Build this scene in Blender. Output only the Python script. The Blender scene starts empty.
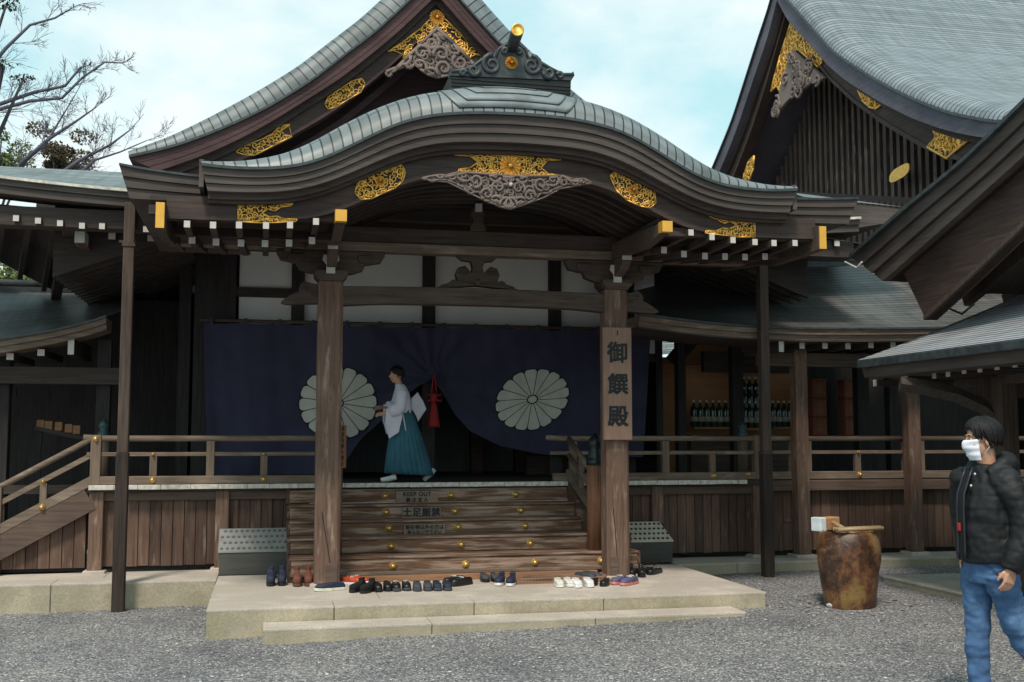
import bpy, bmesh, math, random
from mathutils import Vector, Matrix, noise
R = math.radians
sc = bpy.context.scene
col = sc.collection
random.seed(7)
# ------------------------------------------------------------------ camera
F_PX = 1100.0; CAM_H = 1.7
PITCH = math.atan(97.5 / F_PX)
YAW = math.atan(245 / F_PX * math.cos(PITCH))
cd = bpy.data.cameras.new('camera'); cam = bpy.data.objects.new('camera', cd); col.objects.link(cam)
cam.location = (0, 0, CAM_H); cam.rotation_euler = (R(90) + PITCH, 0, -YAW)
cd.sensor_width = 36; cd.lens = 36 * F_PX / 1024; cd.clip_start = .05; cd.clip_end = 3000
sc.camera = cam
# ------------------------------------------------------------------ sky, sun, exposure
SUN_EL, SUN_AZ = R(56), R(205)          # azimuth clockwise from +Y (north)
w = bpy.data.worlds.new('World'); sc.world = w; w.use_nodes = True
nt = w.node_tree; nt.nodes.clear()
def N(nt, t, **k):
    n = nt.nodes.new(t)
    for a, b in k.items(): setattr(n, a, b)
    return n
wo = N(nt, 'ShaderNodeOutputWorld'); bg = N(nt, 'ShaderNodeBackground')
sky = N(nt, 'ShaderNodeTexSky', sky_type='NISHITA', sun_disc=False, sun_elevation=SUN_EL, sun_rotation=SUN_AZ)
sky.air_density = 1.0; sky.dust_density = 1.5; sky.ozone_density = 1.0
tc = N(nt, 'ShaderNodeTexCoord'); mp = N(nt, 'ShaderNodeMapping'); mp.inputs['Scale'].default_value = (1, 1, 1.8); mp.inputs['Location'].default_value = (1.3, .4, .2)
nz = N(nt, 'ShaderNodeTexNoise'); nz.inputs['Scale'].default_value = 2.6; nz.inputs['Detail'].default_value = 9; nz.inputs['Roughness'].default_value = .55
cr = N(nt, 'ShaderNodeValToRGB'); cr.color_ramp.elements[0].position = .47; cr.color_ramp.elements[1].position = .62
cr.color_ramp.elements[0].color = (.03, .03, .03, 1); cr.color_ramp.elements[1].color = (.92, .92, .92, 1)
tint = N(nt, 'ShaderNodeMix', data_type='RGBA', blend_type='MULTIPLY'); tint.inputs['Factor'].default_value = 1
tint.inputs['B'].default_value = (1.75, 1.62, 1.12, 1)
mx = N(nt, 'ShaderNodeMix', data_type='RGBA')
mx.inputs['B'].default_value = (6.3, 6.8, 6.8, 1)
bg.inputs['Strength'].default_value = .12
L = nt.links.new
L(tc.outputs['Generated'], mp.inputs[0]); L(mp.outputs[0], nz.inputs['Vector']); L(nz.outputs['Fac'], cr.inputs[0])
L(sky.outputs[0], tint.inputs['A']); cy0 = N(nt, 'ShaderNodeMix', data_type='RGBA'); cy0.inputs['Factor'].default_value = .72; cy0.inputs['B'].default_value = (3.5, 5.95, 6.4, 1)
L(tint.outputs['Result'], cy0.inputs['A']); L(cy0.outputs['Result'], mx.inputs['A']); L(cr.outputs['Color'], mx.inputs['Factor']); L(mx.outputs['Result'], bg.inputs['Color'])
L(bg.outputs[0], wo.inputs[0])
sd = bpy.data.lights.new('sun', 'SUN'); sun = bpy.data.objects.new('sun', sd); col.objects.link(sun)
sd.energy = 2.5; sd.angle = R(10); sd.color = (1, .89, .77)
sun.rotation_euler = (R(90) - SUN_EL, 0, -SUN_AZ + math.pi)
vs = sc.view_settings
vs.view_transform = 'Standard'; vs.look = 'None'; vs.gamma = 1; vs.exposure = 0.37; vs.use_curve_mapping = False
# ------------------------------------------------------------------ pixel <-> place
_fw = Vector((math.sin(YAW) * math.cos(PITCH), math.cos(YAW) * math.cos(PITCH), math.sin(PITCH)))
_rt = Vector((math.cos(YAW), -math.sin(YAW), 0)); _up = _rt.cross(_fw)
def _ray(u, v): return _fw + _rt * ((u - 512) / F_PX) - _up * ((v - 341) / F_PX)
def at(u, v, Y):                     # the point at depth Y seen at pixel (u, v) of the survey photo
    d = _ray(u, v); return Vector((0, 0, CAM_H)) + d * (Y / d.y)
def atx(u, v, X):
    d = _ray(u, v); return Vector((0, 0, CAM_H)) + d * (X / d.x)
def atz(u, v, Z):
    d = _ray(u, v); return Vector((0, 0, CAM_H)) + d * ((Z - CAM_H) / d.z)
# ------------------------------------------------------------------ materials
def newmat(name):
    m = bpy.data.materials.new(name); m.use_nodes = True
    nt = m.node_tree; b = nt.nodes['Principled BSDF']
    return m, nt, b
def ramp(nt, cols):
    c = N(nt, 'ShaderNodeValToRGB'); e = c.color_ramp.elements
    while len(e) < len(cols): e.new(.5)
    for i, (p, k) in enumerate(cols):
        e[i].position = p; e[i].color = (*k, 1)
    return c
def sc3(c, k): return tuple(min(1, x * k) for x in c)
def wood(name, c, axis='z', rough=.75, wear=0.0, wearcol=(.42, .33, .26), spec=.25, var=.55, scale=1.0, ws=(13, 2.2), isl=0):
    m, nt, b = newmat(name); L = nt.links.new
    tc = N(nt, 'ShaderNodeTexCoord'); mp = N(nt, 'ShaderNodeMapping')
    s = [16 * scale] * 3; s['xyz'.index(axis)] = .9 * scale; mp.inputs['Scale'].default_value = s
    n1 = N(nt, 'ShaderNodeTexNoise'); n1.inputs['Scale'].default_value = 2.2; n1.inputs['Detail'].default_value = 8; n1.inputs['Roughness'].default_value = .65; n1.inputs['Distortion'].default_value = .4
    L(tc.outputs['Object'], mp.inputs[0]); L(mp.outputs[0], n1.inputs['Vector'])
    r1 = ramp(nt, [(.25, sc3(c, 1 - var)), (.5, c), (.78, sc3(c, 1 + var))])
    L(n1.outputs['Fac'], r1.inputs[0])
    n2 = N(nt, 'ShaderNodeTexNoise'); n2.inputs['Scale'].default_value = 1.3; n2.inputs['Detail'].default_value = 5
    L(tc.outputs['Object'], n2.inputs['Vector'])
    r2 = ramp(nt, [(.3, (.66, .64, .66)), (.7, (1.0, 1.0, 1.0))]); L(n2.outputs['Fac'], r2.inputs[0])
    mu = N(nt, 'ShaderNodeMix', data_type='RGBA', blend_type='MULTIPLY'); mu.inputs['Factor'].default_value = 1
    L(r1.outputs[0], mu.inputs['A']); L(r2.outputs[0], mu.inputs['B'])
    out = mu.outputs['Result']
    if isl:
        ge = N(nt, 'ShaderNodeNewGeometry'); ri = ramp(nt, [(0, (1 - isl, 1 - isl, 1 - isl * .95)), (1, (1 + isl, 1 + isl * .95, 1 + isl * .9))]); L(ge.outputs['Random Per Island'], ri.inputs[0])
        mi = N(nt, 'ShaderNodeMix', data_type='RGBA', blend_type='MULTIPLY'); mi.inputs['Factor'].default_value = 1; L(out, mi.inputs['A']); L(ri.outputs[0], mi.inputs['B']); out = mi.outputs['Result']
    if wear:
        mp2 = N(nt, 'ShaderNodeMapping'); s2 = [ws[0] * scale] * 3; s2['xyz'.index(axis)] = ws[1] * scale; mp2.inputs['Scale'].default_value = s2
        n3 = N(nt, 'ShaderNodeTexNoise'); n3.inputs['Scale'].default_value = 1.1; n3.inputs['Detail'].default_value = 6; n3.inputs['Roughness'].default_value = .6
        L(tc.outputs['Object'], mp2.inputs[0]); L(mp2.outputs[0], n3.inputs['Vector'])
        r3 = ramp(nt, [(.61 - .22 * wear, (0, 0, 0)), (.72 - .22 * wear, (.74, .74, .74))]); L(n3.outputs['Fac'], r3.inputs[0])
        m2 = N(nt, 'ShaderNodeMix', data_type='RGBA'); L(r3.outputs[0], m2.inputs['Factor']); L(out, m2.inputs['A'])
        m3 = N(nt, 'ShaderNodeMix', data_type='RGBA', blend_type='MULTIPLY'); m3.inputs['Factor'].default_value = .6
        r4 = ramp(nt, [(.3, (.5, .5, .5)), (.6, (1, 1, 1))]); L(n1.outputs['Fac'], r4.inputs[0])
        m3.inputs['A'].default_value = (*wearcol, 1); L(r4.outputs[0], m3.inputs['B']); L(m3.outputs['Result'], m2.inputs['B']); out = m2.outputs['Result']
    L(out, b.inputs['Base Color'])
    b.inputs['Roughness'].default_value = rough; b.inputs['Specular IOR Level'].default_value = spec
    bp = N(nt, 'ShaderNodeBump'); bp.inputs['Strength'].default_value = .45; bp.inputs['Distance'].default_value = .006
    L(n1.outputs['Fac'], bp.inputs['Height']); L(bp.outputs[0], b.inputs['Normal'])
    return m
def plain(name, c, rough=.6, metal=0, var=.15, nscale=8, bump=0.0, spec=.4, sheen=0):
    m, nt, b = newmat(name); L = nt.links.new
    tc = N(nt, 'ShaderNodeTexCoord'); n1 = N(nt, 'ShaderNodeTexNoise'); n1.inputs['Scale'].default_value = nscale; n1.inputs['Detail'].default_value = 6
    L(tc.outputs['Object'], n1.inputs['Vector'])
    r1 = ramp(nt, [(.3, sc3(c, 1 - var)), (.7, sc3(c, 1 + var))]); L(n1.outputs['Fac'], r1.inputs[0]); L(r1.outputs[0], b.inputs['Base Color'])
    b.inputs['Roughness'].default_value = rough; b.inputs['Metallic'].default_value = metal; b.inputs['Specular IOR Level'].default_value = spec
    if sheen: b.inputs['Sheen Weight'].default_value = sheen
    if bump:
        bp = N(nt, 'ShaderNodeBump'); bp.inputs['Strength'].default_value = bump; bp.inputs['Distance'].default_value = .01
        L(n1.outputs['Fac'], bp.inputs['Height']); L(bp.outputs[0], b.inputs['Normal'])
    return m
def copper(name, c, row=.115, width=.55, mortar=.05, rough=.5, metal=.15, mott=1.0, bstr=.6):
    m, nt, b = newmat(name); L = nt.links.new
    tc = N(nt, 'ShaderNodeTexCoord')
    br = N(nt, 'ShaderNodeTexBrick'); br.inputs['Scale'].default_value = 1; br.inputs['Mortar Size'].default_value = row * mortar
    br.inputs['Brick Width'].default_value = width; br.inputs['Row Height'].default_value = row; br.inputs['Bias'].default_value = 0
    br.inputs['Color1'].default_value = (*sc3(c, .78), 1); br.inputs['Color2'].default_value = (*sc3(c, 1.18), 1); br.inputs['Mortar'].default_value = (*sc3(c, .10), 1)
    br.inputs['Mortar Smooth'].default_value = .2
    L(tc.outputs['UV'], br.inputs['Vector'])
    n1 = N(nt, 'ShaderNodeTexNoise'); n1.inputs['Scale'].default_value = 2.2; n1.inputs['Detail'].default_value = 8; n1.inputs['Roughness'].default_value = .6
    L(tc.outputs['Object'], n1.inputs['Vector'])
    r1 = ramp(nt, [(.28, (1 - .42 * mott, 1 - .38 * mott, 1 - .42 * mott)), (.5, (1, 1, 1)), (.75, (1 + .25 * mott, 1 + .2 * mott, 1 + .25 * mott))]); L(n1.outputs['Fac'], r1.inputs[0])
    mu = N(nt, 'ShaderNodeMix', data_type='RGBA', blend_type='MULTIPLY'); mu.inputs['Factor'].default_value = 1
    L(br.outputs['Color'], mu.inputs['A']); L(r1.outputs[0], mu.inputs['B'])
    mps = N(nt, 'ShaderNodeMapping'); mps.inputs['Scale'].default_value = (7, .5, 1); ns = N(nt, 'ShaderNodeTexNoise'); ns.inputs['Scale'].default_value = 1.6; ns.inputs['Detail'].default_value = 7; ns.inputs['Roughness'].default_value = .6
    L(tc.outputs['UV'], mps.inputs[0]); L(mps.outputs[0], ns.inputs['Vector']); rs = ramp(nt, [(.33, (.66, .68, .66)), (.52, (1, 1, 1)), (.7, (1.22, 1.2, 1.18))]); L(ns.outputs['Fac'], rs.inputs[0])
    mus = N(nt, 'ShaderNodeMix', data_type='RGBA', blend_type='MULTIPLY'); mus.inputs['Factor'].default_value = .8; L(mu.outputs['Result'], mus.inputs['A']); L(rs.outputs[0], mus.inputs['B']); L(mus.outputs['Result'], b.inputs['Base Color'])
    b.inputs['Roughness'].default_value = rough; b.inputs['Metallic'].default_value = metal
    # each course laps over the one below: saw-tooth height
    sx = N(nt, 'ShaderNodeSeparateXYZ'); L(tc.outputs['UV'], sx.inputs[0])
    dv = N(nt, 'ShaderNodeMath', operation='DIVIDE'); L(sx.outputs[1], dv.inputs[0]); dv.inputs[1].default_value = row
    fr = N(nt, 'ShaderNodeMath', operation='FRACT'); L(dv.outputs[0], fr.inputs[0])
    bp = N(nt, 'ShaderNodeBump'); bp.inputs['Strength'].default_value = bstr; bp.inputs['Distance'].default_value = .012
    L(fr.outputs[0], bp.inputs['Height']); L(bp.outputs[0], b.inputs['Normal'])
    return m
def stone(name, c, stain=(.20, .22, .12)):
    m, nt, b = newmat(name); L = nt.links.new
    tc = N(nt, 'ShaderNodeTexCoord')
    n1 = N(nt, 'ShaderNodeTexNoise'); n1.inputs['Scale'].default_value = 1.7; n1.inputs['Detail'].default_value = 8; n1.inputs['Roughness'].default_value = .62
    n2 = N(nt, 'ShaderNodeTexNoise'); n2.inputs['Scale'].default_value = 55; n2.inputs['Detail'].default_value = 4
    L(tc.outputs['Object'], n1.inputs['Vector']); L(tc.outputs['Object'], n2.inputs['Vector'])
    r1 = ramp(nt, [(.32, stain), (.46, sc3(c, .82)), (.6, c), (.8, sc3(c, 1.2))]); L(n1.outputs['Fac'], r1.inputs[0])
    r2 = ramp(nt, [(.3, (.8, .8, .8)), (.7, (1.08, 1.08, 1.08))]); L(n2.outputs['Fac'], r2.inputs[0])
    mu = N(nt, 'ShaderNodeMix', data_type='RGBA', blend_type='MULTIPLY'); mu.inputs['Factor'].default_value = 1
    L(r1.outputs[0], mu.inputs['A']); L(r2.outputs[0], mu.inputs['B']); L(mu.outputs['Result'], b.inputs['Base Color'])
    b.inputs['Roughness'].default_value = .9; b.inputs['Specular IOR Level'].default_value = .2
    bp = N(nt, 'ShaderNodeBump'); bp.inputs['Strength'].default_value = .35; bp.inputs['Distance'].default_value = .006
    L(n2.outputs['Fac'], bp.inputs['Height']); L(bp.outputs[0], b.inputs['Normal'])
    return m
def gravelmat():
    m, nt, b = newmat('gravel'); L = nt.links.new
    tc = N(nt, 'ShaderNodeTexCoord'); v = N(nt, 'ShaderNodeTexVoronoi'); v.inputs['Scale'].default_value = 70
    L(tc.outputs['Object'], v.inputs['Vector'])
    sp = N(nt, 'ShaderNodeSeparateColor'); L(v.outputs['Color'], sp.inputs[0])
    r1 = ramp(nt, [(0, (.09, .09, .10)), (.3, (.175, .175, .187)), (.65, (.265, .262, .267)), (.9, (.40, .392, .385)), (1, (.70, .68, .65))]); L(sp.outputs[0], r1.inputs[0])
    n1 = N(nt, 'ShaderNodeTexNoise'); n1.inputs['Scale'].default_value = .9; n1.inputs['Detail'].default_value = 8; n1.inputs['Roughness'].default_value = .62; L(tc.outputs['Object'], n1.inputs['Vector'])
    r2 = ramp(nt, [(.3, (.66, .66, .69)), (.5, (.95, .95, .96)), (.7, (1.12, 1.10, 1.07))]); L(n1.outputs['Fac'], r2.inputs[0])
    r3 = ramp(nt, [(.0, (1, 1, 1)), (.55, (.9, .9, .9)), (.9, (.28, .28, .30))]); L(v.outputs['Distance'], r3.inputs[0])
    mu = N(nt, 'ShaderNodeMix', data_type='RGBA', blend_type='MULTIPLY'); mu.inputs['Factor'].default_value = 1
    m2 = N(nt, 'ShaderNodeMix', data_type='RGBA', blend_type='MULTIPLY'); m2.inputs['Factor'].default_value = 1
    L(r1.outputs[0], mu.inputs['A']); L(r2.outputs[0], mu.inputs['B']); L(mu.outputs['Result'], m2.inputs['A']); L(r3.outputs[0], m2.inputs['B'])
    L(m2.outputs['Result'], b.inputs['Base Color']); b.inputs['Roughness'].default_value = .85; b.inputs['Specular IOR Level'].default_value = .25
    iv = N(nt, 'ShaderNodeMath', operation='SUBTRACT'); iv.inputs[0].default_value = 1; L(v.outputs['Distance'], iv.inputs[1])
    bp = N(nt, 'ShaderNodeBump'); bp.inputs['Strength'].default_value = .8; bp.inputs['Distance'].default_value = .008
    L(iv.outputs[0], bp.inputs['Height']); L(bp.outputs[0], b.inputs['Normal'])
    return m
M = dict(
    roof=copper('weathered_copper_sheet', (.165, .19, .20), row=.10, mortar=.09),
    roof_g=copper('gable_copper_sheet', (.145, .17, .18), row=.12, width=.7, mortar=.08),
    roof_m=copper('main_copper_sheet', (.20, .23, .235), row=.12, width=30, mortar=.14),
    roof_p=plain('copper_plate', (.185, .215, .225), .5, metal=.15, var=.3, nscale=5),
    roof_dk=copper('dark_copper_sheet', (.135, .135, .132), row=.085, width=30, mortar=.10, rough=.36, metal=.2),
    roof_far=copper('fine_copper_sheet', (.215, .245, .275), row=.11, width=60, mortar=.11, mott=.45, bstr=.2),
    shingle=copper('grey_shingle', (.36, .38, .41), row=.095, width=30, mortar=.17, mott=.5),
    bark=wood('eave_board_wood', (.098, .080, .072), 'x', var=.35),
    bark_y=wood('eave_board_wood_deep', (.098, .080, .072), 'y', var=.35),
    purple=wood('reddish_eave_wood', (.085, .048, .050), 'x', var=.35),
    slate=wood('bluish_eave_wood', (.13, .12, .15), 'y', var=.3),
    hafu=wood('bargeboard_wood', (.068, .048, .042), 'x', var=.5),
    hafu_y=wood('bargeboard_wood_deep', (.075, .050, .042), 'y', var=.5),
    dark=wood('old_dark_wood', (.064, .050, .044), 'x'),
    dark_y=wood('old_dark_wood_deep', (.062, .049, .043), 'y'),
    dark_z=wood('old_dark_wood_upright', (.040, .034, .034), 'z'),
    beam=wood('beam_wood', (.092, .066, .053), 'x'),
    post=wood('post_wood', (.175, .108, .08), 'z', wear=.25, wearcol=(.34, .25, .20)),
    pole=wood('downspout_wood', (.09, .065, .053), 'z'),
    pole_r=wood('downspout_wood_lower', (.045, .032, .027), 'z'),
    rail=wood('rail_wood', (.20, .15, .115), 'x', var=.45, wear=.25, wearcol=(.3, .24, .19)),
    rail_y=wood('rail_wood_deep', (.20, .15, .115), 'y', var=.45),
    rail_z=wood('rail_wood_upright', (.19, .14, .105), 'z', var=.45),
    board=wood('skirting_board_wood', (.12, .074, .055), 'z', var=.5, isl=.35, wear=.12, wearcol=(.22, .17, .14)),
    sill=wood('skirting_beam_wood', (.13, .090, .072), 'x', var=.45),
    step=wood('worn_stair_wood', (.18, .10, .062), 'x', wear=.64, wearcol=(.47, .33, .26), scale=.8, ws=(21, 1.9)),
    step_s=wood('worn_stair_side_wood', (.115, .068, .05), 'y', wear=.3, wearcol=(.34, .25, .2)),
    newel=wood('reddish_newel_wood', (.22, .105, .06), 'z', var=.5),
    plinth=wood('orange_plinth_wood', (.34, .18, .10), 'x', var=.4),
    nosing=plain('whitened_plank_ends', (.55, .52, .47), .8, var=.3, nscale=20),
    eavew=wood('reddish_brown_eave_wood', (.12, .085, .07), 'x', var=.4),
    sign=wood('signboard_wood', (.33, .205, .155), 'z', var=.25, rough=.7),
    signbr=wood('small_sign_wood', (.28, .13, .065), 'z', var=.3),
    signst=wood('stair_sign_wood', (.30, .22, .17), 'x', var=.25),
    white=plain('white_paint', (.52, .49, .46), .7, var=.08, nscale=14),
    innerw=wood('warm_inner_boards', (.55, .27, .13), 'x', var=.25),
    plaster=plain('grey_plaster', (.70, .69, .68), .9, var=.06, nscale=2),
    ink=plain('black_ink', (.012, .012, .014), .6),
    black=plain('black_void', (.014, .014, .015), .9),
    gold=plain('gilt_metal', (.76, .42, .09), .42, metal=.6, var=.25, nscale=30, bump=.1),
    goldf=plain('gold_leaf', (.72, .39, .07), .5, metal=.35, var=.1),
    brass=plain('brass', (.88, .56, .18), .32, metal=.75, var=.2),
    carve=wood('carved_grey_wood', (.22, .17, .15), 'x', var=.35),
    oni=plain('patinated_tile_metal', (.042, .050, .055), .45, var=.4, nscale=12, bump=.3),
    giboshi=plain('black_copper_finial', (.022, .030, .032), .35, metal=.4, var=.4),
    giboshi_g=plain('green_copper_finial', (.045, .08, .085), .45, metal=.3, var=.4),
    stone=stone('pale_stone', (.54, .48, .42), (.46, .40, .34)),
    stone_s=stone('mossy_stone', (.44, .385, .29), (.30, .275, .18)),
    gravel=gravelmat(),
    curtain=plain('purple_cloth', (.032, .031, .066), .85, var=.2, nscale=3, sheen=.2),
    dim=wood('grey_inner_boards', (.15, .15, .16), 'z', var=.3),
    crest=plain('white_crest_cloth', (.50, .485, .44), .85, var=.08),
    red=plain('red_silk', (.33, .018, .018), .7, var=.2),
)
# ------------------------------------------------------------------ mesh builder
class MB:
    def __init__(s): s.v = []; s.f = []; s.uv = {}; s.sm = set()
    def add(s, vs, fs, smooth=False, uvs=None):
        o = len(s.v); s.v += [tuple(p) for p in vs]
        for i, f in enumerate(fs):
            k = len(s.f); s.f.append([o + j for j in f])
            if smooth: s.sm.add(k)
            if uvs: s.uv[k] = [uvs[j] for j in f]
        return s
    def box(s, x0, x1, y0, y1, z0, z1):
        vs = [(x, y, z) for z in (z0, z1) for y in (y0, y1) for x in (x0, x1)]
        return s.add(vs, [(0, 2, 3, 1), (4, 5, 7, 6), (0, 1, 5, 4), (2, 6, 7, 3), (0, 4, 6, 2), (1, 3, 7, 5)])
    def bar(s, a, b, w, h, up=(0, 0, 1)):       # box beam from a to b, width w (sideways), height h (along up)
        a = Vector(a); b = Vector(b); d = (b - a).normalized(); u = Vector(up); sd = d.cross(u).normalized(); u = sd.cross(d)
        vs = []
        for p in (a, b):
            for i, j in ((-1, -1), (1, -1), (1, 1), (-1, 1)): vs.append(p + sd * (i * w / 2) + u * (j * h / 2))
        return s.add(vs, [(3, 2, 1, 0), (4, 5, 6, 7), (0, 1, 5, 4), (1, 2, 6, 5), (2, 3, 7, 6), (3, 0, 4, 7)])
    def tube(s, pts, r, n=8, smooth=True, cap=True):
        pts = [Vector(p) for p in pts]; m = len(pts)
        rs = r if isinstance(r, (list, tuple)) else [r] * m
        vs = []; ref = None
        for i, p in enumerate(pts):
            d = (pts[min(i + 1, m - 1)] - pts[max(i - 1, 0)])
            d = d.normalized() if d.length > 1e-9 else Vector((0, 0, 1))
            if ref is None: ref = Vector((0, 0, 1)) if abs(d.z) < .9 else Vector((1, 0, 0))
            a = d.cross(ref)
            if a.length < 1e-5: a = d.orthogonal()
            a.normalize(); b = d.cross(a); ref = -b if False else a.cross(d)
            for k in range(n):
                t = 2 * math.pi * k / n; vs.append(p + (a * math.cos(t) + b * math.sin(t)) * rs[i])
        fs = [(i * n + k, i * n + (k + 1) % n, (i + 1) * n + (k + 1) % n, (i + 1) * n + k) for i in range(m - 1) for k in range(n)]
        if cap: fs += [tuple(range(n))[::-1], tuple(range((m - 1) * n, m * n))]
        return s.add(vs, fs, smooth)
    def lathe(s, c, prof, n=20, axis=(0, 0, 1), smooth=True):   # prof = [(r, h)]
        c = Vector(c); ax = Vector(axis).normalized(); a = ax.orthogonal().normalized(); b = ax.cross(a)
        vs = []
        for r, h in prof:
            for k in range(n):
                t = 2 * math.pi * k / n; vs.append(c + ax * h + (a * math.cos(t) + b * math.sin(t)) * r)
        m = len(prof)
        fs = [(i * n + k, i * n + (k + 1) % n, (i + 1) * n + (k + 1) % n, (i + 1) * n + k) for i in range(m - 1) for k in range(n)]
        fs += [tuple(range(n))[::-1], tuple(range((m - 1) * n, m * n))]
        return s.add(vs, fs, smooth)
    def prism(s, poly, y0, y1, ax='y'):          # poly of (a, z); extruded along y (a = x) or along x (a = y)
        n = len(poly)
        g = (lambda a, z, t: (a, t, z)) if ax == 'y' else ((lambda a, z, t: (t, a, z)) if ax == 'x' else (lambda a, z, t: (a, z, t)))
        vs = [g(a, z, y0) for a, z in poly] + [g(a, z, y1) for a, z in poly]
        fs = [tuple(range(n)), tuple(range(n, 2 * n))[::-1]] + [(i, (i + 1) % n, n + (i + 1) % n, n + i) for i in range(n)]
        return s.add(vs, fs)
    def band(s, C1, C2, b0, b1, ax='y', smooth=False):      # solid strip between an upper and a lower profile, from depth b0 to b1
        n = len(C1); g = (lambda a, z, t: (a, t, z)) if ax == 'y' else (lambda a, z, t: (t, a, z))
        vs = []
        for i in range(n): vs += [g(*C1[i], b0), g(*C2[i], b0), g(*C2[i], b1), g(*C1[i], b1)]
        fs = []
        for i in range(n - 1):
            o = i * 4; q = o + 4
            fs += [(o, o + 1, q + 1, q), (o + 1, o + 2, q + 2, q + 1), (o + 2, o + 3, q + 3, q + 2), (o + 3, o, q, q + 3)]
        fs += [(3, 2, 1, 0), tuple((n - 1) * 4 + k for k in range(4))]
        return s.add(vs, fs)
    def sheet(s, rows, smooth=True, uvrows=None):
        m = len(rows); n = len(rows[0]); vs = [p for r in rows for p in r]
        uv = [p for r in uvrows for p in r] if uvrows else None
        return s.add(vs, [(i * n + k, i * n + k + 1, (i + 1) * n + k + 1, (i + 1) * n + k) for i in range(m - 1) for k in range(n - 1)], smooth, uv)
    def build(s, name, mat, parent=None, bevel=0, fixn=True):
        me = bpy.data.meshes.new(name); me.from_pydata([tuple(p) for p in s.v], [], s.f)
        if s.uv:
            ul = me.uv_layers.new(name='UVMap')
            for k, us in s.uv.items():
                for li, u in zip(me.polygons[k].loop_indices, us): ul.data[li].uv = u
        for k in s.sm: me.polygons[k].use_smooth = True
        if fixn and not s.uv:
            bm = bmesh.new(); bm.from_mesh(me); bmesh.ops.recalc_face_normals(bm, faces=bm.faces); bm.to_mesh(me); bm.free()
        me.materials.append(mat)
        o = bpy.data.objects.new(name, me); col.objects.link(o)
        if parent:
            o.parent = parent
            o.location = -parent_loc(parent)
        if bevel:
            md = o.modifiers.new('bevel', 'BEVEL'); md.width = bevel; md.segments = 1; md.limit_method = 'ANGLE'; md.angle_limit = R(50)
        return o
_W = {}
def parent_loc(p):
    v = Vector((0, 0, 0))
    while p: v += p.location; p = p.parent
    return v
def tag(o, label=None, cat=None, group=None, kind=None):
    if label: o['label'] = label
    if cat: o['category'] = cat
    if group: o['group'] = group
    if kind: o['kind'] = kind
    return o
def empty(name, loc, label=None, cat=None, group=None):
    o = bpy.data.objects.new(name, None); o.location = loc; o.empty_display_size = .2; col.objects.link(o)
    return tag(o, label, cat, group)
def copy_tree(o, parent=None):
    c = o.copy(); col.objects.link(c)
    if parent: c.parent = parent
    for ch in list(o.children): copy_tree(ch, c)
    return c
def interp(P, x):
    if x <= P[0][0]: return P[0][1]
    for (a, b), (c, d) in zip(P, P[1:]):
        if x <= c: return b + (d - b) * (x - a) / (c - a)
    return P[-1][1]
def smoothed(P, n=48, it=3):                      # resample by arc length and round off
    P = [Vector((a, b, 0)) for a, b in P]; L = [0]
    for a, b in zip(P, P[1:]): L.append(L[-1] + (b - a).length)
    out = []
    for i in range(n + 1):
        t = L[-1] * i / n; k = 0
        while k < len(L) - 2 and L[k + 1] < t: k += 1
        q = (t - L[k]) / max(1e-9, L[k + 1] - L[k]); out.append(P[k].lerp(P[k + 1], q))
    for _ in range(it):
        out = [out[0]] + [(out[i - 1] + out[i] * 2 + out[i + 1]) / 4 for i in range(1, n)] + [out[-1]]
    return [(p.x, p.y) for p in out]
def lerpc(A, B, t): return [(a[0] + (b[0] - a[0]) * t, a[1] + (b[1] - a[1]) * t) for a, b in zip(A, B)]
def shiftc(A, dz, da=0): return [(a + da, z + dz) for a, z in A]
def roll_roof(mb, E, T, b0, bt, b1, ax='y', drop=0.0, nroll=8, v0=0.0):
    """roof skin whose verge rolls from edge curve E (depth b0) up to top curve T (depth bt), then runs back to b1"""
    g = (lambda a, z, t: (a, t, z)) if ax == 'y' else (lambda a, z, t: (t, a, z))
    n = len(E); V = [v0]
    for p, q in zip(T, T[1:]): V.append(V[-1] + math.hypot(q[0] - p[0], q[1] - p[1]))
    rows = []; uvr = []; u = 0; last = None
    spec = [(math.sin(k / nroll * math.pi / 2), b0 + (bt - b0) * (1 - math.cos(k / nroll * math.pi / 2))) for k in range(nroll + 1)]
    for s, b in spec:
        c = lerpc(E, T, s); rows.append([g(a, z, b) for a, z in c])
        if last is not None: u += math.hypot(b - last[0], (s - last[1]) * .3)
        last = (b, s); uvr.append([(u, v) for v in V])
    m = 6
    for k in range(1, m + 1):
        t = k / m; b = bt + (b1 - bt) * t
        rows.append([g(a, z - drop * t, b) for a, z in T]); uvr.append([(u + (b1 - bt) * t, v) for v in V])
    mb.sheet(rows, True, uvr)
    return mb
def spiral(cx, cz, r, turns=1.4, a0=0, sgn=1, n=16):
    return [(cx + r * (1 - .82 * k / n) * math.cos(a0 + sgn * turns * 2 * math.pi * k / n), cz + r * (1 - .82 * k / n) * math.sin(a0 + sgn * turns * 2 * math.pi * k / n)) for k in range(n + 1)]
def inpoly(P, x, y):
    c = False; j = len(P) - 1
    for i in range(len(P)):
        if (P[i][1] > y) != (P[j][1] > y) and x < (P[j][0] - P[i][0]) * (y - P[i][1]) / (P[j][1] - P[i][1] + 1e-12) + P[i][0]: c = not c
        j = i
    return c
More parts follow.
